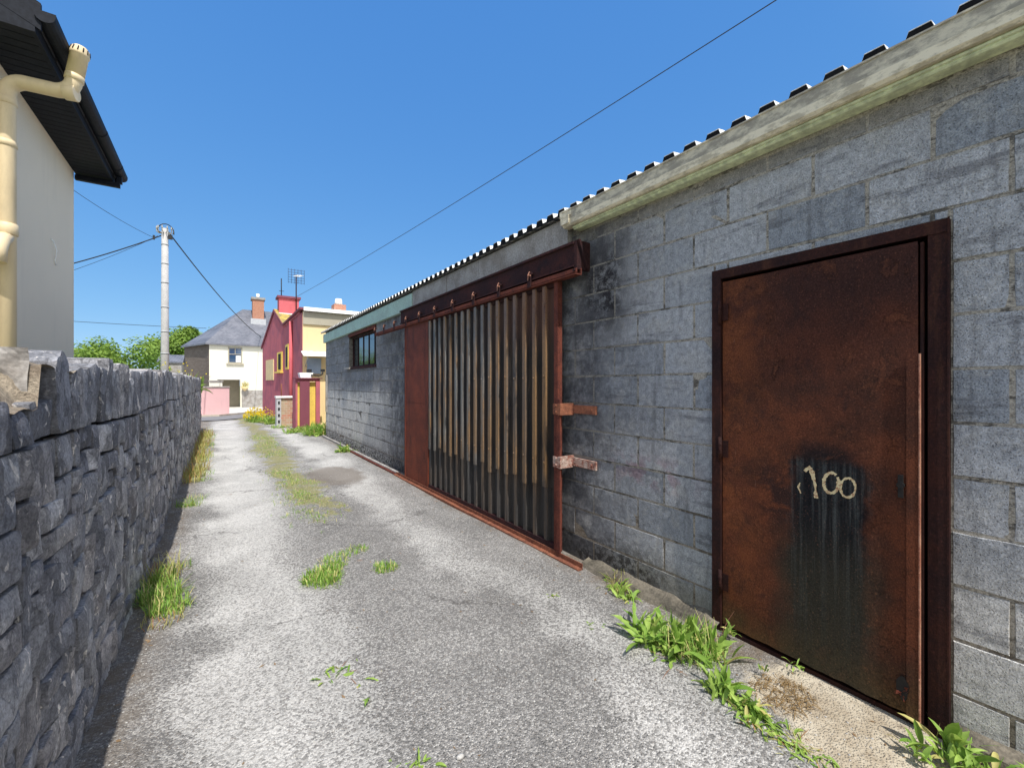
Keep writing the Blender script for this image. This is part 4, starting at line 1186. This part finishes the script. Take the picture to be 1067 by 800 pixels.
for bb in (((2.42,15.6,1.865),(2.55,15.8,1.98)), ((2.8,15.4,1.9),(2.92,15.5,1.98))):
    mb = MB(); mb.box(*bb); mb.build('fitting', M['wire'], tk)
# cabinet pier
cp = empty('meter_pier', (1.92, 17.3, 0), 'squat stone pier with grey slotted face in front of the crimson wall', 'pier')
mb = MB(); mb.box((1.80, 17.1, -.1), (2.28, 17.5, .98)); mb.build('stonework', m_brick('pier_stone', (.45,.38,.26), (.5,.22,.15), (.5,.45,.36), 3), cp)
mb = MB(); mb.box((1.66, 17.06, -.1), (1.798, 17.5, 1.0)); mb.build('grey_face', M['metal'], cp)
for k in range(4):
    mb = MB(); mb.box((1.70, 17.05, .12+.22*k), (1.76, 17.059, .22+.22*k)); mb.build('slot', M['wire'], cp)
mb = MB(); mb.box((1.64, 17.03, 1.001), (2.30, 17.53, 1.06)); mb.build('cap', M['whiteg'], cp)
mb = MB(); mb.tube([(1.83,17.3,1.06),(1.83,17.3,1.5)], .02, 6); mb.build('post', M['orange'], cp)

# grey roofed building behind wall, near pole foot
gb = empty('outhouse', (-2.9, 41, 0), 'low grey roofed outhouse just visible behind the pole', 'outhouse')
mb = MB(); mb.box((-3.6, 40, -.8), (-2.3, 43, 3.0)); mb.build('wall', M['lintel'], gb)
mb = MB(); mb.prism([(-3.7,39.9,3.0),(-2.2,39.9,3.0),(-2.2,41.5,3.6),(-3.7,41.5,3.6)], (0,0,.1)); mb.prism([(-3.7,41.51,3.6),(-2.2,41.51,3.6),(-2.2,43.1,3.0),(-3.7,43.1,3.0)], (0,0,.1)); mb.build('roof', M['slate'], gb)

# ------------------------------------------------------------------ pole and wires
pl = empty('utility_pole', (-1.65, 20.3, 0), 'tall grey banded utility pole behind the stone wall', 'pole')
mb = MB(); mb.tube([(-1.65,20.3,-.1),(-1.65,20.3,3),(-1.65,20.3,7.2)], [.13,.12,.10], 16); mb.build('pole', M['polemat'], pl)
for z in (2.6, 3.4, 4.3, 5.2, 5.9, 6.6):
    mb = MB(); mb.tube([(-1.65,20.3,z),(-1.65,20.3,z+.03)], .155-.006*z, 16); mb.build('band', M['metal'], pl)
mb = MB()
for k in range(7):
    q = R(150+k*35); x = -1.65+math.cos(q)*.24; y = 20.3+math.sin(q)*.24
    mb.tube([(-1.65,20.3,7.0),(x,y,7.05),(x,y,7.25)], .014, 5); mb.tube([(x,y,7.15),(x,y,7.2)], .02, 8)
mb.build('terminal_ring', M['greyfas'], pl)
mb = MB(); mb.tube([(-1.8+.02,20.25,7.0)]+[(-1.62+.24*math.cos(R(a)),20.2,7.05+.3*math.sin(R(a))) for a in range(170,-20,-20)], .016, 6); mb.box((-1.55,20.1,6.8),(-1.42,20.2,6.95)); mb.box((-1.98,20.1,6.7),(-1.92,20.16,6.85)); mb.build('cable_loop', M['wire'], pl)
def wire(label, a, b, sag, r=.012, n=24):
    a = Vector(a); b = Vector(b); mb = MB()
    mb.tube([a.lerp(b, k/n) - Vector((0,0,sag*4*(k/n)*(1-k/n))) for k in range(n+1)], r, 5)
    return tag(mb.build('overhead_wire', M['wire']), label, 'wire', 'overhead wires')
def W(px, py, t):
    u = (px-533.5)/449; return Vector(((.562+.827*u)*t, (.827-.562*u)*t, EYE+(400-py)/449*t))
T = Vector((-1.65, 20.3, 7.0))
wire('thick black cable running from the pole top to the left behind the beige house', T, W(20, 288, 14.0), .10, .020)
wire('thick black cable sloping from the pole top down to the cream house', T+Vector((.1,0,.1)), W(277, 354, 41), .5, .024)
wire('thin line descending from behind the beige house to the pole top', W(40, 172, 10.5), T-Vector((.3,0,.2)), .12, .007)
wire('faint thin line just under the thick cable left of the pole', W(20, 299, 14.0), T-Vector((.2,0,.1)), .12, .007)
wire('thin nearly level line passing behind the middle of the pole', W(20, 331, 26), W(215, 342, 33), .05, .016)
wire('long single wire crossing the sky above the shed roof', W(880, -45, 4.5), W(302, 313, 20.0), .12, .0065, 60)

# ------------------------------------------------------------------ vegetation
def leafstrip(mb, p, d, up, length, width, bend, r, seg=6, lobes=0, fold=.15):
    """arching leaf"""
    p = Vector(p); d = Vector(d).normalized(); up = Vector(up).normalized()
    side = d.cross(up).normalized(); vs = []
    pos = p.copy(); dirv = d.copy(); step = length/seg
    for i in range(seg+1):
        f = i/seg
        w = width*math.sin(math.pi*min(1, (f*.86+.10)))**.8
        if lobes and 0 < i < seg: w *= (1.15 if i % 2 else .55)
        if i == seg: w = .001
        n_ = side.cross(dirv).normalized()
        vs += [pos - side*w/2 + n_*w*fold, pos.copy(), pos + side*w/2 + n_*w*fold]
        dirv = (dirv + Vector((0,0,-1))*bend/seg).normalized(); pos = pos + dirv*step
    fs = []
    for i in range(seg):
        a = i*3; fs += [(a, a+1, a+4, a+3), (a+1, a+2, a+5, a+4)]
    mb.add(vs, fs, r, True)
def rosette(mb, c, n, L, W_, elev=(20,75), lobes=1, spread=.03):
    n = int(n*1.9)
    for k in range(n):
        q = rng.uniform(0, 2*math.pi); e = R(rng.uniform(*elev)); l = L*rng.uniform(.35, 1.0)
        d = Vector((math.cos(q)*math.cos(e), math.sin(q)*math.cos(e), math.sin(e)))
        p = Vector(c)+Vector((rng.gauss(0,spread), rng.gauss(0,spread), 0))
        roll = Vector((rng.gauss(0,.35), rng.gauss(0,.35), 1))
        leafstrip(mb, p, d, roll, l, W_*rng.uniform(.45,.95)*(l/L)**.6, rng.uniform(.4,1.9), min(1, max(0, rng.gauss(.5,.28))), 7, lobes and rng.random() < .6, rng.uniform(.05,.35))
def blades(mb, c, n, L, spread, w=.004, elev=(50,88), dry=.12):
    for k in range(n):
        q = rng.uniform(0, 2*math.pi); e = R(rng.uniform(*elev)); l = L*rng.uniform(.4, 1.1)
        d = Vector((math.cos(q)*math.cos(e), math.sin(q)*math.cos(e), math.sin(e)))
        rr = spread*math.sqrt(rng.random()); qq = rng.uniform(0, 6.28)
        p = Vector(c)+Vector((rr*math.cos(qq), rr*math.sin(qq), -.003))
        leafstrip(mb, p, d, (0,0,1), l, w, rng.uniform(.3,1.4), rng.random() if rng.random() > dry else .95, 4, 0, .05)
def Gp(px, py):
    t = EYE*449/(py-400); u = (px-533.5)/449
    x, y = (.562+.827*u)*t, (.827-.562*u)*t
    return Vector((x, y, gz(x, y)+bumpz(x, y)-.004))
def plant(name, label, cat, base, builders, group=None):
    """builders: list of (part name, material, function(mb, local origin))"""
    first_ = None
    if len(builders) == 1:
        mb = MB(); builders[0][2](mb, Vector((0,0,0)))
        o = mb.build(name, builders[0][1]); o.location = base; return tag(o, label, cat, group)
    e_ = empty(name, base, label, cat, group)
    for (nm, mt, fn) in builders:
        mb = MB(); fn(mb, Vector((0,0,0))); o = mb.build(nm, mt); o.parent = e_
    return e_
def F(n, L, W_, **k): return lambda mb, c: rosette(mb, c, n, L, W_, **k)
def Bq(n, L, s, **k): return lambda mb, c: blades(mb, c, n, L, s, **k)
def multi(*fns):
    def f(mb, c):
        for off, fn in fns: fn(mb, c+Vector((*off, 0)))
    return f
V3 = Vector
# right-hand weeds
plant('weed_clump', 'bushy weed clump at the wall foot beside the end of the floor track', 'weeds', Gp(643,613),
      [('leaves', M['leaf'], multi(((0,0), F(26,.13,.030)), ((-.05,-.12), F(20,.12,.028)), ((.06,.10), F(14,.11,.025)))), ('grass', M['dry'], Bq(60,.12,.12))])
plant('weed_clump', 'largest bright green clump of broad leaves between wall strap and steel door', 'weeds', Gp(704,676),
      [('leaves', M['leaf'], multi(((-.04,.16), F(34,.23,.055, spread=.05)), ((.03,.02), F(40,.22,.050, elev=(30,85), spread=.05)), ((.08,-.14), F(36,.22,.044, elev=(30,88), spread=.05)), ((-.06,.0), F(18,.14,.036)), ((.16,.02), F(18,.18,.035, elev=(50,88))))),
       ('grass', M['grass'], multi(((.05,-.05), Bq(170,.20,.15)), ((0,-.14), Bq(90,.13,.10)))), ('stems', M['dot'], multi(((.2,-.1), Bq(14,.22,.06)), ((-.1,-.1), Bq(14,.16,.05, elev=(5,30)))))])
plant('weed_clump', 'upright leafy weed with one yellowed leaf left of the steel door foot', 'weeds', Gp(760,728),
      [('leaves', M['leaf'], multi(((0,.04), F(26,.17,.040, elev=(35,85))), ((.0,-.07), F(22,.14,.034)), ((-.01,-.15), F(12,.10,.03)))), ('yellow_leaf', M['dry'], F(3,.08,.03))])
plant('weed_clump', 'low straggling weeds along the gravel before the concrete apron', 'weeds', Gp(800,758),
      [('leaves', M['leaf'], multi(((0,.06), F(16,.09,.025, elev=(10,60))), ((.02,-.06), F(16,.07,.02, elev=(10,60))), ((.0,-.16), F(14,.07,.018, elev=(10,50))))), ('grass', M['dry'], multi(((.02,-.1), Bq(50,.07,.08, elev=(10,60))), ((.0,.0), Bq(30,.06,.08, elev=(10,60)))))])
plant('weed_clump', 'pale flat leaf sprigs at the lower edge of the apron', 'weeds', Gp(838,786),
      [('leaves', M['leaf'], multi(((0,.03), F(14,.06,.018, elev=(5,50))), ((.03,-.07), F(12,.06,.016, elev=(5,50))))), ('grass', M['dry'], Bq(40,.05,.09, elev=(10,60)))])
plant('weed_clump', 'tall pointed leaves growing at the foot of the right door jamb', 'weeds', V3((2.38,.40,.03)),
      [('leaves', M['leaf'], multi(((0,.03), F(20,.17,.045, elev=(40,85), lobes=0)), ((-.05,-.05), F(16,.13,.035)), ((-.10,.10), F(12,.09,.03)))), ('grass', M['grass'], Bq(24,.12,.10))])
plant('weed_clump', 'small weeds beside the block wall at the right edge', 'weeds', V3((2.40,.20,.06)), [('leaves', M['leaf'], F(18,.09,.028))])
plant('seedling', 'tiny green seedling in the corner of the steel door hinge side', 'seedling', V3((2.47,1.36,.03)), [('leaves', M['leaf'], F(9,.09,.02, elev=(40,85), spread=.012))])
plant('seedling', 'tiny sprig in the crack under the middle of the steel door', 'seedling', V3((2.46,1.02,.034)), [('leaves', M['leaf'], F(7,.05,.016, spread=.02))])
plant('seedling', 'tiny sprig on the dry stain before the steel door', 'seedling', V3((2.30,1.10,.03)), [('leaves', M['leaf'], F(5,.05,.018, spread=.01, elev=(50,85)))])
mb = MB(); blades(mb, (0,0,0), 260, .06, .13, .004, (3,25), 1); o = mb.build('dead_moss', m_leaf('dead_moss_fibre', (.20,.13,.05), (.30,.20,.09))); o.location = (2.24,.98,.012); tag(o, 'brown mat of dead moss on the concrete apron', 'moss')
# mid lane weeds
plant('grass_clump', 'biggest grass clump in the middle of the lane', 'grass clump', Gp(336,604),
      [('blades', M['grass'], multi(((0,0), Bq(620,.085,.14, w=.006)), ((.10,.14), Bq(260,.07,.10, w=.006)), ((.16,.30), Bq(260,.065,.12, w=.005)), ((.34,.42), Bq(200,.06,.11, w=.005)), ((.02,-.12), Bq(120,.05,.10, w=.005)))), ('leaves', M['leaf'], multi(((.10,-.05), F(10,.10,.022, elev=(5,40))), ((.03,-.16), F(8,.07,.018, elev=(5,40))), ((.40,.42), F(10,.07,.02, elev=(10,50))))), ('dead_stems', M['dot'], Bq(30,.10,.13, elev=(3,30)))])
plant('grass_clump', 'round fresh grass tuft right of the biggest clump', 'grass clump', Gp(402,594), [('blades', M['grass'], Bq(300,.055,.10, w=.005)), ('leaves', M['leaf'], F(8,.06,.018))])
plant('weed_sprig', 'dandelion sprig with narrow leaves lying on bare asphalt, left of a pair', 'weed', Gp(352,700), [('leaves', M['leaf'], F(9,.10,.026, elev=(5,40), spread=.045)), ('stems', M['dot'], Bq(8,.08,.03, elev=(3,25)))])
plant('weed_sprig', 'dandelion sprig with reddish stalks lying on bare asphalt, right of a pair', 'weed', Gp(372,712), [('leaves', M['leaf'], F(8,.09,.024, elev=(5,40), spread=.05)), ('stems', M['dot'], Bq(8,.08,.03, elev=(3,25)))])
plant('weed_sprig', 'leafy sprig at the bottom edge of the photograph in the lane', 'weed', Gp(436,796), [('leaves', M['leaf'], F(16,.08,.022, elev=(10,50)))])
plant('weed_sprig', 'small tuft near the bottom edge left of the leafy sprig', 'weed', Gp(408,800), [('leaves', M['leaf'], F(7,.035,.012, elev=(10,60)))])
plant('weed_sprig', 'tiny round weed on the asphalt before the sliding door end', 'weed', Gp(576,622), [('leaves', M['leaf'], F(12,.06,.02, elev=(5,45)))])
plant('weed_sprig', 'tiny upright weed on the asphalt left of the large clump', 'weed', Gp(618,650), [('leaves', M['leaf'], F(7,.05,.018, elev=(30,70)))])
# sparse grass ribbon on the crown of the lane: uncountable
def ribbon(name, x0, y0, x1, y1, w, n, L, mat, seed, elev=(30,85)):
    mb = MB(); r2 = random.Random(seed); k = 0
    while k < n:
        f = r2.random(); x = x0+(x1-x0)*f + r2.gauss(0, w); y = y0+(y1-y0)*f + r2.gauss(0, .15)
        if noise.noise(Vector((x*3.1, y*1.7, seed))) < -.02: 
            if r2.random() < .8: k += .3; continue
        p = (x, y, gz(x, y)+bumpz(x, y)-.003); blades(mb, p, 3, L, .03, .0045, elev, .25); k += 1
    o = mb.build(name, mat); o['kind'] = 'stuff'; return tag(o, 'sparse grass on the crown of the lane', 'grass')
ribbon('crown_grass', .86, 5.0, .92, 8.3, .15, 1000, .05, M['grass'], 3)['label'] = 'sparse grass strip down the middle of the lane, nearer part'
ribbon('crown_grass', .92, 9.8, 1.0, 14.5, .18, 900, .06, M['grass'], 5)['label'] = 'longer grass strip down the middle of the lane, farther part'
# left verge
def leftp(y, x=-.40): return V3((x, y, gz(x,y)-.003))
plant('grass_clump', 'bright grass tuft at the foot of the stone wall, nearest the camera', 'grass clump', leftp(3.85,-.34),
      [('blades', M['grass'], multi(((0,0), Bq(340,.15,.13, w=.006)), ((.07,-.22), Bq(260,.11,.12, w=.006)), ((-.02,.3), Bq(160,.14,.10, w=.006)), ((.06,.55), Bq(90,.08,.10)))), ('dry_blades', M['dry'], multi(((.05,-.38), Bq(80,.09,.12)), ((0,.35), Bq(90,.25,.12))))])
plant('grass_clump', 'small green tuft at the foot of the stone wall beyond the first', 'grass clump', leftp(6.6,-.30), [('blades', M['grass'], multi(((0,0), Bq(160,.10,.14)), ((.05,.3), Bq(80,.08,.14)))), ('leaves', M['leaf'], F(14,.09,.03))])
for i, (y, lb) in enumerate(((8.6,'yellowing grass at the wall foot, middle of the verge'), (10.6,'dry yellow weeds with rusty tips at the wall foot'), (12.6,'dry yellow weeds at the wall foot farther off'), (14.8,'tall dry weeds at the far end of the stone wall'))):
    plant('dry_weeds', lb, 'dry weeds', leftp(y, -.34), [('dry_blades', M['dry'], multi(((0,0), Bq(150,.22,.16, w=.008)), ((.05,.5), Bq(120,.28,.16, w=.008)), ((0,-.5), Bq(90,.18,.14, w=.007)))), ('green_blades', M['grass'], multi(((.08,.1), Bq(90,.13,.2, w=.006)), ((.1,-.4), Bq(60,.1,.15, w=.006))))])
# right verge, far
plant('weed_clump', 'leafy weed clump by the far corner of the shed foot, on its own', 'weeds', Gp(358,471), [('leaves', M['leaf'], multi(((0,0), F(26,.26,.06, elev=(30,85), spread=.06)), ((.12,.2), F(14,.2,.05)))), ('grass', M['grass'], Bq(60,.15,.15, w=.007))])
plant('shrub', 'green shrub growing at the far corner of the shed', 'shrub', V3((2.42,13.75,0)), [('leaves', M['leaf'], multi(*[((rng.uniform(-.3,.25), rng.uniform(-.4,.5)), F(26,.42,.08, elev=(40,88), spread=.08)) for _ in range(7)])), ('grass', M['grass'], Bq(150,.3,.4, w=.01))])
plant('weed_clump', 'low weeds in front of the purple lean-to', 'weeds', V3((2.05,15.0,0)), [('leaves', M['leaf'], multi(*[((rng.uniform(-.3,.3), rng.uniform(-.4,.4)), F(18,.24,.06, spread=.08)) for _ in range(5)])), ('grass', M['dry'], Bq(90,.2,.4, w=.01))])
plant('weed_clump', 'low weeds at the foot of the stone pier', 'weeds', V3((1.75,16.8,0)), [('leaves', M['leaf'], multi(*[((rng.uniform(-.2,.2), rng.uniform(-.3,.2)), F(14,.2,.05, spread=.07)) for _ in range(3)]))])
def petals(mb, c, n, rad, h, s):
    for k in range(n):
        q = rng.uniform(0,6.28); rr = rad*math.sqrt(rng.random()); p = c+Vector((math.cos(q)*rr, math.sin(q)*rr, h*(1-.5*(rr/rad)**2)*rng.uniform(.55,1.05)))
        for j in range(3):
            d = Vector((rng.uniform(-1,1), rng.uniform(-1,1), rng.uniform(-.2,1))).normalized()*s; e = d.cross(Vector((rng.uniform(-1,1),rng.uniform(-1,1),.3))).normalized()*s*.7
            mb.add([p-e, p+d, p+e, p-d*.5], [(0,1,2,3)], rng.random())
plant('flowering_plant', 'mound of bright yellow flowers at the foot of the crimson gable', 'flowers', V3((1.30,20.0,-.04)),
      [('leaves', M['leaf'], multi(*[((rng.uniform(-.3,.35), rng.uniform(-.6,.6)), F(30,.42,.05, elev=(40,88), spread=.12)) for _ in range(7)])), ('flowers', M['yellow'], multi(((-.12,0), lambda mb, c: petals(mb, c, 230, .42, .60, .035)), ((.2,.3), lambda mb, c: petals(mb, c, 60, .4, .65, .03))))])
plant('flowering_plant', 'greener clump with few yellow flowers right of the bright mound', 'flowers', V3((1.72,18.9,-.03)),
      [('leaves', M['leaf'], multi(*[((rng.uniform(-.25,.25), rng.uniform(-.5,.5)), F(30,.42,.05, elev=(40,88), spread=.1)) for _ in range(6)])), ('flowers', M['yellow'], lambda mb, c: petals(mb, c, 60, .38, .50, .03))])
# growth on the stone wall's far top
plant('wall_growth', 'leafy weeds sprouting behind the wall top around the pole', 'weeds', V3((-1.35,16.2,1.2)), [('leaves', M['leaf'], multi(*[((rng.uniform(-.9,.7), rng.uniform(-.7,.7)), F(20,.75,.14, elev=(40,88), spread=.15)) for _ in range(9)])), ('flowers', M['yellow'], lambda mb, c: petals(mb, c+Vector((.3,.3,0)), 30, .8, 1.0, .03))])
plant('wall_growth', 'sparse dry yellow stalks above the far end of the stone wall', 'weeds', V3((-.75,16.3,1.5)), [('leaves', M['dry'], multi(*[((rng.uniform(-.2,.3), rng.uniform(-.4,.5)), Bq(16,.42,.15, w=.014, elev=(55,88))) for _ in range(4)]))])

def tree(label, base, height, rad, crown_z, nleaf, leaf, seed, flat=1.0, group=None, mat='tree'):
    r2 = random.Random(seed); e_ = empty('tree', base, label, 'tree', group)
    mb = MB(); mb.tube([(0,0,-.3),(r2.uniform(-.1,.1),0,crown_z*.5),(r2.uniform(-.2,.2),.1,crown_z+rad*.3)], [rad*.12,rad*.09,rad*.04], 8)
    cl = []
    for k in range(26):
        d = Vector((r2.gauss(0,1), r2.gauss(0,1), r2.gauss(.1,.8))).normalized(); q = rad*r2.uniform(.35,.95)
        c = Vector((d.x*q, d.y*q, crown_z + d.z*q*flat)); cl.append((c, rad*r2.uniform(.18,.38)))
        if k < 10: mb.tube([(0,0,crown_z*.55+k*.05), c*.5+Vector((0,0,crown_z*.35)), c], [rad*.05, rad*.03, rad*.01], 5)
    o = mb.build('trunk', M['bark']); o.parent = e_
    mb = MB()
    for k in range(nleaf):
        c, s = r2.choice(cl); d = Vector((r2.gauss(0,1), r2.gauss(0,1), r2.gauss(0,1))).normalized()
        p = c + d*s*r2.uniform(.4,1.12)
        if p.z < .1: continue
        a = Vector((r2.uniform(-1,1), r2.uniform(-1,1), r2.uniform(-.6,.6))).normalized()*leaf*r2.uniform(.6,1.3); b = a.cross(d + Vector((.1,.2,.3))).normalized()*leaf*.45
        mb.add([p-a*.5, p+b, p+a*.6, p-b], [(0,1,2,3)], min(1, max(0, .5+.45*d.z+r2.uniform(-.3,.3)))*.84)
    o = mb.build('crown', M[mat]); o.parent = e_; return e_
tree('broad bushy tree beyond the wall between beige house and pole', W(92, 400, 27) - V3((0,0,EYE+.3)), 4.3, 3.4, 2.5, 20000, .17, 11, .75)
tree('small tree peeking over the wall just left of the pole', W(128, 400, 26) - V3((0,0,EYE+.3)), 3, 1.1, .85, 6000, .13, 14, .7)
tree('dark green rounded tree behind the grey side of the cream house', W(196, 400, 52) - V3((0,0,EYE+.5)), 8, 4.4, 5.6, 26000, .26, 12, .85)
tree('paler tree right behind the slate roof slope of the cream house', W(218, 400, 56) - V3((0,0,EYE+.5)), 8, 3.6, 6.2, 15000, .26, 13, .9)

# loose gravel
mb = MB()
for k in range(4200):
    y = rng.uniform(.3, 7.5); x = rng.uniform(-.42, 2.35)
    if rng.random() < .35: x = rng.choice((rng.gauss(2.15,.13), rng.gauss(-.35,.06), rng.gauss(.95,.15)))
    if not -.44 < x < 2.36: continue
    s = rng.uniform(.0025, .0065) * (1.5 if rng.random() < .05 else 1)
    c = Vector((x, y, gz(x,y)+bumpz(x,y)+s*.25)); q = rng.uniform(0,3.14)
    vs = []
    for (a, b, cc) in ((1,0,0),(-1,0,0),(0,1,0),(0,-1,0),(0,0,.7),(0,0,-.6)):
        v = Vector((a*s*rng.uniform(.7,1.3), b*s*rng.uniform(.6,1.1), cc*s)); vs.append(c+Vector((v.x*math.cos(q)-v.y*math.sin(q), v.x*math.sin(q)+v.y*math.cos(q), v.z)))
    mb.add(vs, [(0,2,4),(2,1,4),(1,3,4),(3,0,4),(2,0,5),(1,2,5),(3,1,5),(0,3,5)], rng.random())
o = mb.build('loose_gravel', M['pebble']); o['kind'] = 'stuff'; tag(o, 'loose grey stone chips scattered over the lane', 'gravel')
mb = MB()
for k in range(260):
    y = rng.uniform(.3, 6.5); x = rng.choice((rng.gauss(2.28,.10), rng.gauss(-.37,.04), rng.uniform(-.3,2.3)))
    if not -.43 < x < 2.45: continue
    s_ = rng.uniform(.006, .016); q = rng.uniform(0, 6.28); z = gz(x,y)+bumpz(x,y)+.003
    d = Vector((math.cos(q), math.sin(q), rng.uniform(-.1,.35)))*s_; e = Vector((-math.sin(q), math.cos(q), rng.uniform(-.2,.2)))*s_*.45; c = Vector((x,y,z))
    mb.add([c-d, c+e, c+d, c-e], [(0,1,2,3)], rng.random())
o = mb.build('leaf_litter', M['litter']); o['kind'] = 'stuff'; tag(o, 'small brown dead leaves and bits lying on the lane', 'litter')
o = MB(); vs = []
tag_p = Gp(604/1*.0+479.5, 787.5)
mb = MB(); 
pts = [];
for j in range(5):
    for i in range(10):
        q = 2*math.pi*i/10; f = math.sin(math.pi*(j+.5)/5); pts.append(tag_p+Vector((math.cos(q)*.018*f, math.sin(q)*.012*f, .010-.009*math.cos(math.pi*(j+.5)/5))))
mb.add(pts, [(j*10+i, j*10+(i+1)%10, (j+1)*10+(i+1)%10, (j+1)*10+i) for j in range(4) for i in range(10)]+[tuple(40+i for i in range(10))], .5, True)
tag(mb.build('pebble', M['pebble']), 'single larger pale oval pebble near the bottom edge', 'pebble')

# ------------------------------------------------------------------ light, sky, camera
EL, DL = 57.0, 6.3
w = bpy.data.worlds.new('World'); scene.world = w; w.use_nodes = True
nt = w.node_tree; bg = nt.nodes['Background']
sky = nt.nodes.new('ShaderNodeTexSky'); sky.sky_type = 'NISHITA'; sky.sun_disc = False
sky.sun_elevation = R(EL); sky.sun_rotation = R(180+DL); sky.air_density = .75; sky.dust_density = .0; sky.ozone_density = 3.0; sky.altitude = 900
# tone the sky channel by channel to the deep clear blue of the day (value = a * x ** g), with a pale
# fill added on the unseen sun side to lift and neutralise the shade
def wm(op, a, b=None):
    n = nt.nodes.new('ShaderNodeMath'); n.operation = op
    for k, v in enumerate((a, b)):
        if v is None: continue
        if isinstance(v, (int, float)): n.inputs[k].default_value = v
        else: nt.links.new(v, n.inputs[k])
    return n.outputs[0]
sp_ = nt.nodes.new('ShaderNodeSeparateColor'); cb_ = nt.nodes.new('ShaderNodeCombineColor'); nt.links.new(sky.outputs[0], sp_.inputs[0])
for k, (a, g) in enumerate(((.74, .75), (.838, .48), (1.018, .24))):
    v = wm('MULTIPLY', wm('POWER', wm('MULTIPLY', sp_.outputs[k], .1), g), a/.15)
    nt.links.new(v, cb_.inputs[k])
tcw = nt.nodes.new('ShaderNodeTexCoord')
dt = nt.nodes.new('ShaderNodeVectorMath'); dt.operation = 'DOT_PRODUCT'; nt.links.new(tcw.outputs['Generated'], dt.inputs[0])
dt.inputs[1].default_value = (-.10, -.83, .55)
mr = nt.nodes.new('ShaderNodeMapRange'); mr.interpolation_type = 'SMOOTHSTEP'; nt.links.new(dt.outputs['Value'], mr.inputs[0]); mr.inputs[1].default_value = .0; mr.inputs[2].default_value = .95
mxw = nt.nodes.new('ShaderNodeMix'); mxw.data_type = 'RGBA'; nt.links.new(mr.outputs[0], mxw.inputs[0]); nt.links.new(cb_.outputs[0], mxw.inputs[6]); mxw.inputs[7].default_value = (7.6, 7.9, 8.4, 1)
nt.links.new(mxw.outputs[2], bg.inputs[0]); bg.inputs[1].default_value = .15
ld = bpy.data.lights.new('sun', 'SUN'); ld.energy = 4.9; ld.angle = R(.53); ld.color = (1, .96, .90)
lo = bpy.data.objects.new('sun', ld); col.objects.link(lo)
sv = Vector((-math.sin(R(DL))*math.cos(R(EL)), -math.cos(R(DL))*math.cos(R(EL)), math.sin(R(EL))))
lo.rotation_euler = sv.to_track_quat('Z', 'Y').to_euler(); lo.location = (0, 0, 12)
cd = bpy.data.cameras.new('camera'); cam = bpy.data.objects.new('camera', cd); col.objects.link(cam)
cd.sensor_width = 36; cd.lens = 449/1067*36; cd.clip_start = .03; cd.clip_end = 2000
cam.location = (0, 0, EYE); cam.rotation_euler = (R(90), 0, R(-34.2)); scene.camera = cam
scene.view_settings.view_transform = 'Standard'; scene.view_settings.look = 'None'; scene.view_settings.exposure = 0
scene.render.engine = 'CYCLES'; scene.cycles.max_bounces = 6; scene.cycles.use_denoising = True

# repeats of one kind share a group
for o in list(scene.objects):
    if o.parent is None and 'category' in o.keys() and 'kind' not in o.keys():
        g = {'weeds': 'weeds growing along the lane and walls', 'dry weeds': 'dry weeds along the foot of the stone wall', 'grass clump': 'grass clumps in the lane',
             'weed': 'small weed sprigs on the asphalt', 'seedling': 'seedlings at the foot of the steel door', 'tree': 'trees beyond the wall', 'flowers': 'flowering plants by the crimson house',
             'aerial': 'aerials by the pink chimney'}.get(o['category'])
        if g: o['group'] = g
